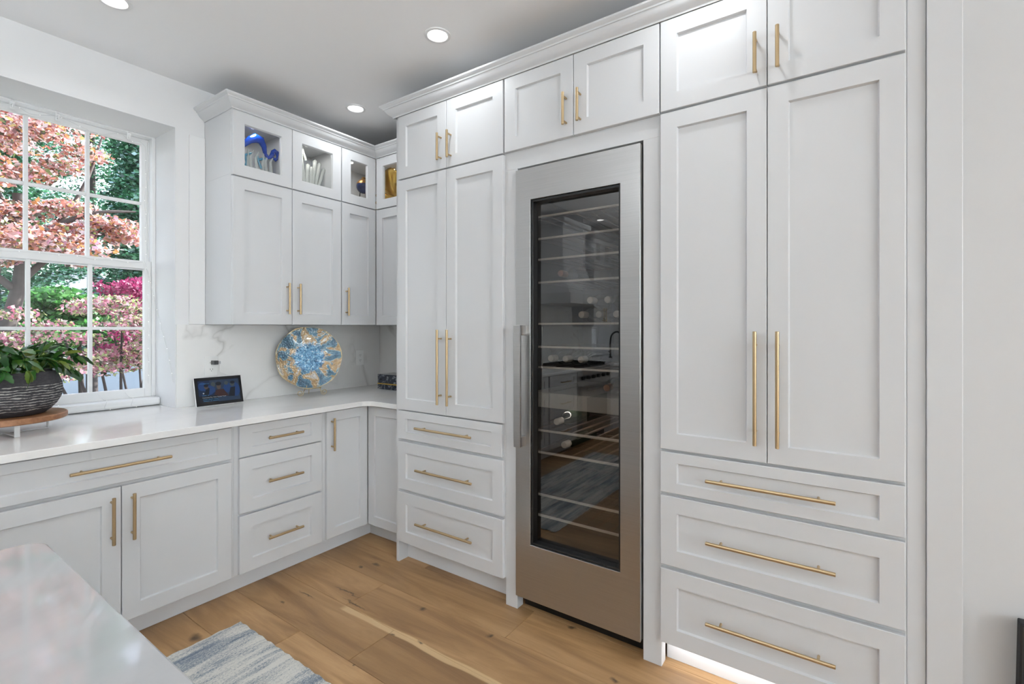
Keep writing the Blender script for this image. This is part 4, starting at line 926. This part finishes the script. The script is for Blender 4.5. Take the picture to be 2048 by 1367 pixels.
# ------------------------------------------------------------------ outside the window
GZ = -0.55
struct(bx('ground', 'soilground', None, -40, 60, EXT_Y, 80, GZ - .2, GZ), 'planted ground outside')
struct(bx('patio', 'siding', None, -6, 8, EXT_Y, 5.0, GZ, GZ + .03), 'pale stone terrace along the house')  # added out of view, bounces sun up through the window to the ceiling
struct(bx('road', 'road', None, -40, 60, 11.8, 31, GZ, GZ + .02), 'pale concrete drive beyond the shrubs')
def foliage(name, parent, blobs, palette, size, flat=.5):
    """blobs: (cx,cy,cz, rx,ry,rz, n) relative to the parent; palette: [(rgb, weight)]"""
    V, C = [], []
    cols = np.array([c for c, _ in palette]); wts = np.array([w_ for _, w_ in palette], float); wts /= wts.sum()
    for (cx, cy, cz, rx, ry, rz, n) in blobs:
        n = int(n); d = RNG.normal(size=(n, 3)); d /= np.linalg.norm(d, axis=1)[:, None]
        rad = RNG.random(n)[:, None] ** .45
        p = d * rad * np.array([rx, ry, rz]) + np.array([cx, cy, cz])
        a = RNG.normal(size=(n, 3)); a[:, 2] *= flat; a /= np.linalg.norm(a, axis=1)[:, None]
        up = np.array([0, 0, 1.]) + RNG.normal(size=(n, 3)) * .65
        s = np.cross(a, up); s /= np.linalg.norm(s, axis=1)[:, None] + 1e-9
        L_ = (size * RNG.uniform(.6, 1.35, n))[:, None]
        q = np.stack([p - a * L_ * .5, p + s * L_ * .33 - a * L_ * .05, p + a * L_ * .5, p - s * L_ * .33 - a * L_ * .05], 1)
        V.append(q.reshape(-1, 3))
        ci = RNG.choice(len(cols), n, p=wts); c = cols[ci] * RNG.uniform(.7, 1.25, n)[:, None]; C.append(np.repeat(np.clip(c, 0, 1), 4, axis=0))
    V = np.concatenate(V); C = np.concatenate(C); n = len(V) // 4
    me = bpy.data.meshes.new(name); me.vertices.add(4 * n); me.vertices.foreach_set('co', V.ravel())
    me.loops.add(4 * n); me.loops.foreach_set('vertex_index', np.arange(4 * n, dtype=np.int32))
    me.polygons.add(n); me.polygons.foreach_set('loop_start', np.arange(0, 4 * n, 4, dtype=np.int32))
    me.update(calc_edges=True); me.validate()
    ca = me.color_attributes.new('Col', 'FLOAT_COLOR', 'POINT'); ca.data.foreach_set('color', np.concatenate([C, np.ones((4 * n, 1))], 1).astype(np.float32).ravel())
    me.materials.append(MATS['treeleaf'])
    o = place(name, me, parent); o['kind'] = 'stuff'; return o
def branch(parent, pts, radii, m='trunkbark', name='branch'): return MB().tube(curvepts(pts, 4), [radii[0] + (radii[1] - radii[0]) * k / (4 * (len(pts) - 1)) for k in range(4 * (len(pts) - 1) + 1)], 8).build(name, m, parent, smooth=60)

PINK = [((.52, .23, .18), 4), ((.66, .38, .34), 4), ((.74, .52, .54), 6), ((.60, .30, .12), 2.4), ((.28, .09, .07), 3), ((.58, .47, .18), 1.3), ((.80, .70, .73), 3.5), ((.16, .22, .07), 1.6), ((.55, .30, .42), 1), ((.08, .08, .05), 1.6)]
mp_ = thing('maple_tree', 'orange-pink leaved maple tree with a leaning trunk outside the window', 'tree', (.68, 6.5, GZ))
branch(mp_, [(0, 0, -.05), (.10, 0, .7), (.24, 0, 1.5), (.36, 0, 2.0), (.44, 0, 2.5), (.42, 0, 3.2)], (.085, .045), name='trunk')
for pts in ([(.42, 0, 2.35), (.75, -.1, 2.75), (1.15, -.2, 2.95)], [(.42, 0, 2.5), (.9, .2, 3.3), (1.1, .2, 4.0)], [(.38, 0, 2.3), (-.3, 0, 2.9), (-1.0, 0, 3.2)], [(.43, 0, 2.8), (.2, .3, 3.6), (.1, .2, 4.3)], [(.42, 0, 2.7), (.85, -.25, 3.05), (1.25, -.3, 3.15)]):
    branch(mp_, pts, (.035, .008))
bl = []
rb = random.Random(9)
for k in range(64):   # layered sprays
    x_ = rb.uniform(-2.2, .82); z_ = rb.uniform(2.62, 4.9); y_ = rb.uniform(-.9, .9)
    if x_ > .55 and z_ > 3.75 : x_ -= .35
    bl.append((x_, y_, z_, rb.uniform(.28, .5), rb.uniform(.25, .45), rb.uniform(.11, .19), 520))
for x_, y_, z_ in ((.55, -.3, 2.75), (.75, -.3, 2.85), (.95, -.35, 2.98), (1.10, -.35, 2.95), (.62, 0, 3.1), (.80, -.1, 3.12), (.3, -.3, 2.62), (.5, 0, 3.4), (.72, 0, 3.55), (.92, 0, 3.72), (.6, .1, 3.9), (.3, -.2, 3.0), (.1, -.3, 3.2), (1.18, -.3, 2.86), (.2, -.2, 2.55), (.85, -.2, 2.60)):
    bl.append((x_, y_, z_, .22, .28, .085, 330))
foliage('foliage', mp_, bl, PINK, .052, .7)

GRN = [((.035, .13, .06), 4), ((.06, .22, .10), 4), ((.13, .36, .20), 3), ((.26, .52, .40), 2), ((.02, .06, .04), 2.5), ((.45, .66, .70), 1.0)]
def conifer(x, y, h, r, label, nb=26):
    t = thing('conifer_tree', label, 'tree', (x, y, GZ)); branch(t, [(0, 0, -.05), (0, 0, h * .5), (0, 0, h * .96)], (.14, .02), 'darkstem', 'trunk')
    bl = []
    rb = random.Random(int(x * 100))
    for k in range(nb * 3):
        f = (k + .5) / (nb * 3); a = k * 2.4; rr_ = r * (1 - f * .85) * rb.uniform(.35, .85)
        bl.append((rr_ * math.cos(a), rr_ * math.sin(a), 1.3 + f * (h - 1.3), r * .42 * (1 - f * .6), r * .42 * (1 - f * .6), .22, 560))
    foliage('foliage', t, bl, GRN, .082, .35)
conifer(3.55, 10.7, 6.6, 1.35, 'dark green conifer behind the maple, filling the corner panes')
conifer(1.9, 13.2, 8.4, 1.55, 'tall green conifer partly hidden behind the maple crown')
conifer(6.6, 11.5, 7.5, 1.6, 'broad green conifer farther along past the magenta shrub')
conifer(4.3, 17.0, 12.0, 2.6, 'tallest conifer at the back, showing above the shrubs')
conifer(-1.9, 13.0, 8.0, 1.7, 'conifer behind the maple trunk side of the window')
HG = [((.05, .20, .04), 4), ((.09, .30, .07), 4), ((.18, .42, .14), 2), ((.03, .09, .03), 3), ((.30, .48, .30), .7)]
for (x, y, rx, rz, h, lab) in ((.55, 9.3, .75, .8, 1.55, 'bright green bush behind the maple trunk'), (2.05, 8.7, .70, .45, 2.0, 'round green bush below the conifer'), (-1.9, 8.8, 1.3, 1.1, 1.7, 'wide green bush beyond the window edge')):
    t = thing('green_bush', lab, 'bush', (x, y, GZ)); branch(t, [(0, 0, -.05), (.05, 0, .6), (0, 0, h)], (.06, .02), 'darkstem', 'stem')
    foliage('foliage', t, [(random.uniform(-rx, rx) * .7, random.uniform(-.5, .5), h + random.uniform(-1, 1) * rz * .8, rx * .4, .4, rz * .35, 420) for _ in range(20)], HG, .085)
PK = [((.56, .24, .34), 4), ((.66, .40, .46), 3), ((.45, .13, .22), 2.5), ((.26, .34, .12), 3.2), ((.44, .50, .24), 2.8), ((.74, .64, .62), 2.2), ((.05, .08, .03), 3.5)]
ps = thing('pink_shrub', 'pink and lime leaved shrub with dark stems just outside the window', 'shrub', (1.52, 5.2, GZ))
for k in range(7):
    a = -1.1 + k * .37
    branch(ps, [(.04 * a, 0, -.05), (.18 * a, .05 * math.sin(k * 2.), .9), (.36 * a, .1 * math.sin(k * 3.), 1.45), (.55 * a, .15 * math.sin(k), 2.0)], (.020, .006), 'darkstem', 'stem')
bl = []
for k in range(52):
    x_ = rb.uniform(-.78, .75); z_ = rb.uniform(1.56, 2.16) - .20 * max(0, abs(x_) - .35); bl.append((x_, rb.uniform(-.3, .3), z_, .17, .16, .06, 230))
foliage('foliage', ps, bl, PK, .034, .8)
MG = [((.36, .03, .14), 4), ((.48, .07, .22), 3), ((.24, .015, .10), 3), ((.58, .20, .34), 1.5)]
ms = thing('magenta_shrub', 'deep magenta leaved shrub behind the pink shrub at the window corner', 'shrub', (2.06, 6.25, GZ))
for k in range(4): branch(ms, [(.03 * k, 0, -.05), (.1 * (k - 1.5), 0, 1.0), (.22 * (k - 1.5), 0, 2.0)], (.02, .006), 'darkstem', 'stem')
foliage('foliage', ms, [(rb.uniform(-.36, .5), rb.uniform(-.3, .3), rb.uniform(1.55, 2.46), .18, .18, .09, 260) for _ in range(42)], MG, .036, .8)
# a small white house beyond the drive
h = thing('neighbour_house', 'small white gabled house glimpsed beyond the trees', 'house', (7.9, 33.0, GZ))
MB().loops([[(-3, 0, 0), (3, 0, 0), (3, 0, 3.0), (0, 0, 5.0), (-3, 0, 3.0)], [(-3, 7, 0), (3, 7, 0), (3, 7, 3.0), (0, 7, 5.0), (-3, 7, 3.0)]], caps=True).build('walls', 'siding', h)
for s in (-1, 1): MB().loops([[(s * 3.4, -.3, 2.75), (s * 3.4, -.3, 2.9), (0, -.3, 5.2), (0, -.3, 5.05)], [(s * 3.4, 7.3, 2.75), (s * 3.4, 7.3, 2.9), (0, 7.3, 5.2), (0, 7.3, 5.05)]], caps=True).build('roof', 'roofing', h)
for x_ in (-1.4, 1.4): bx('window', 'winpane_far', h, x_ - .45, x_ + .45, -.03, 0, 1.0, 2.3)
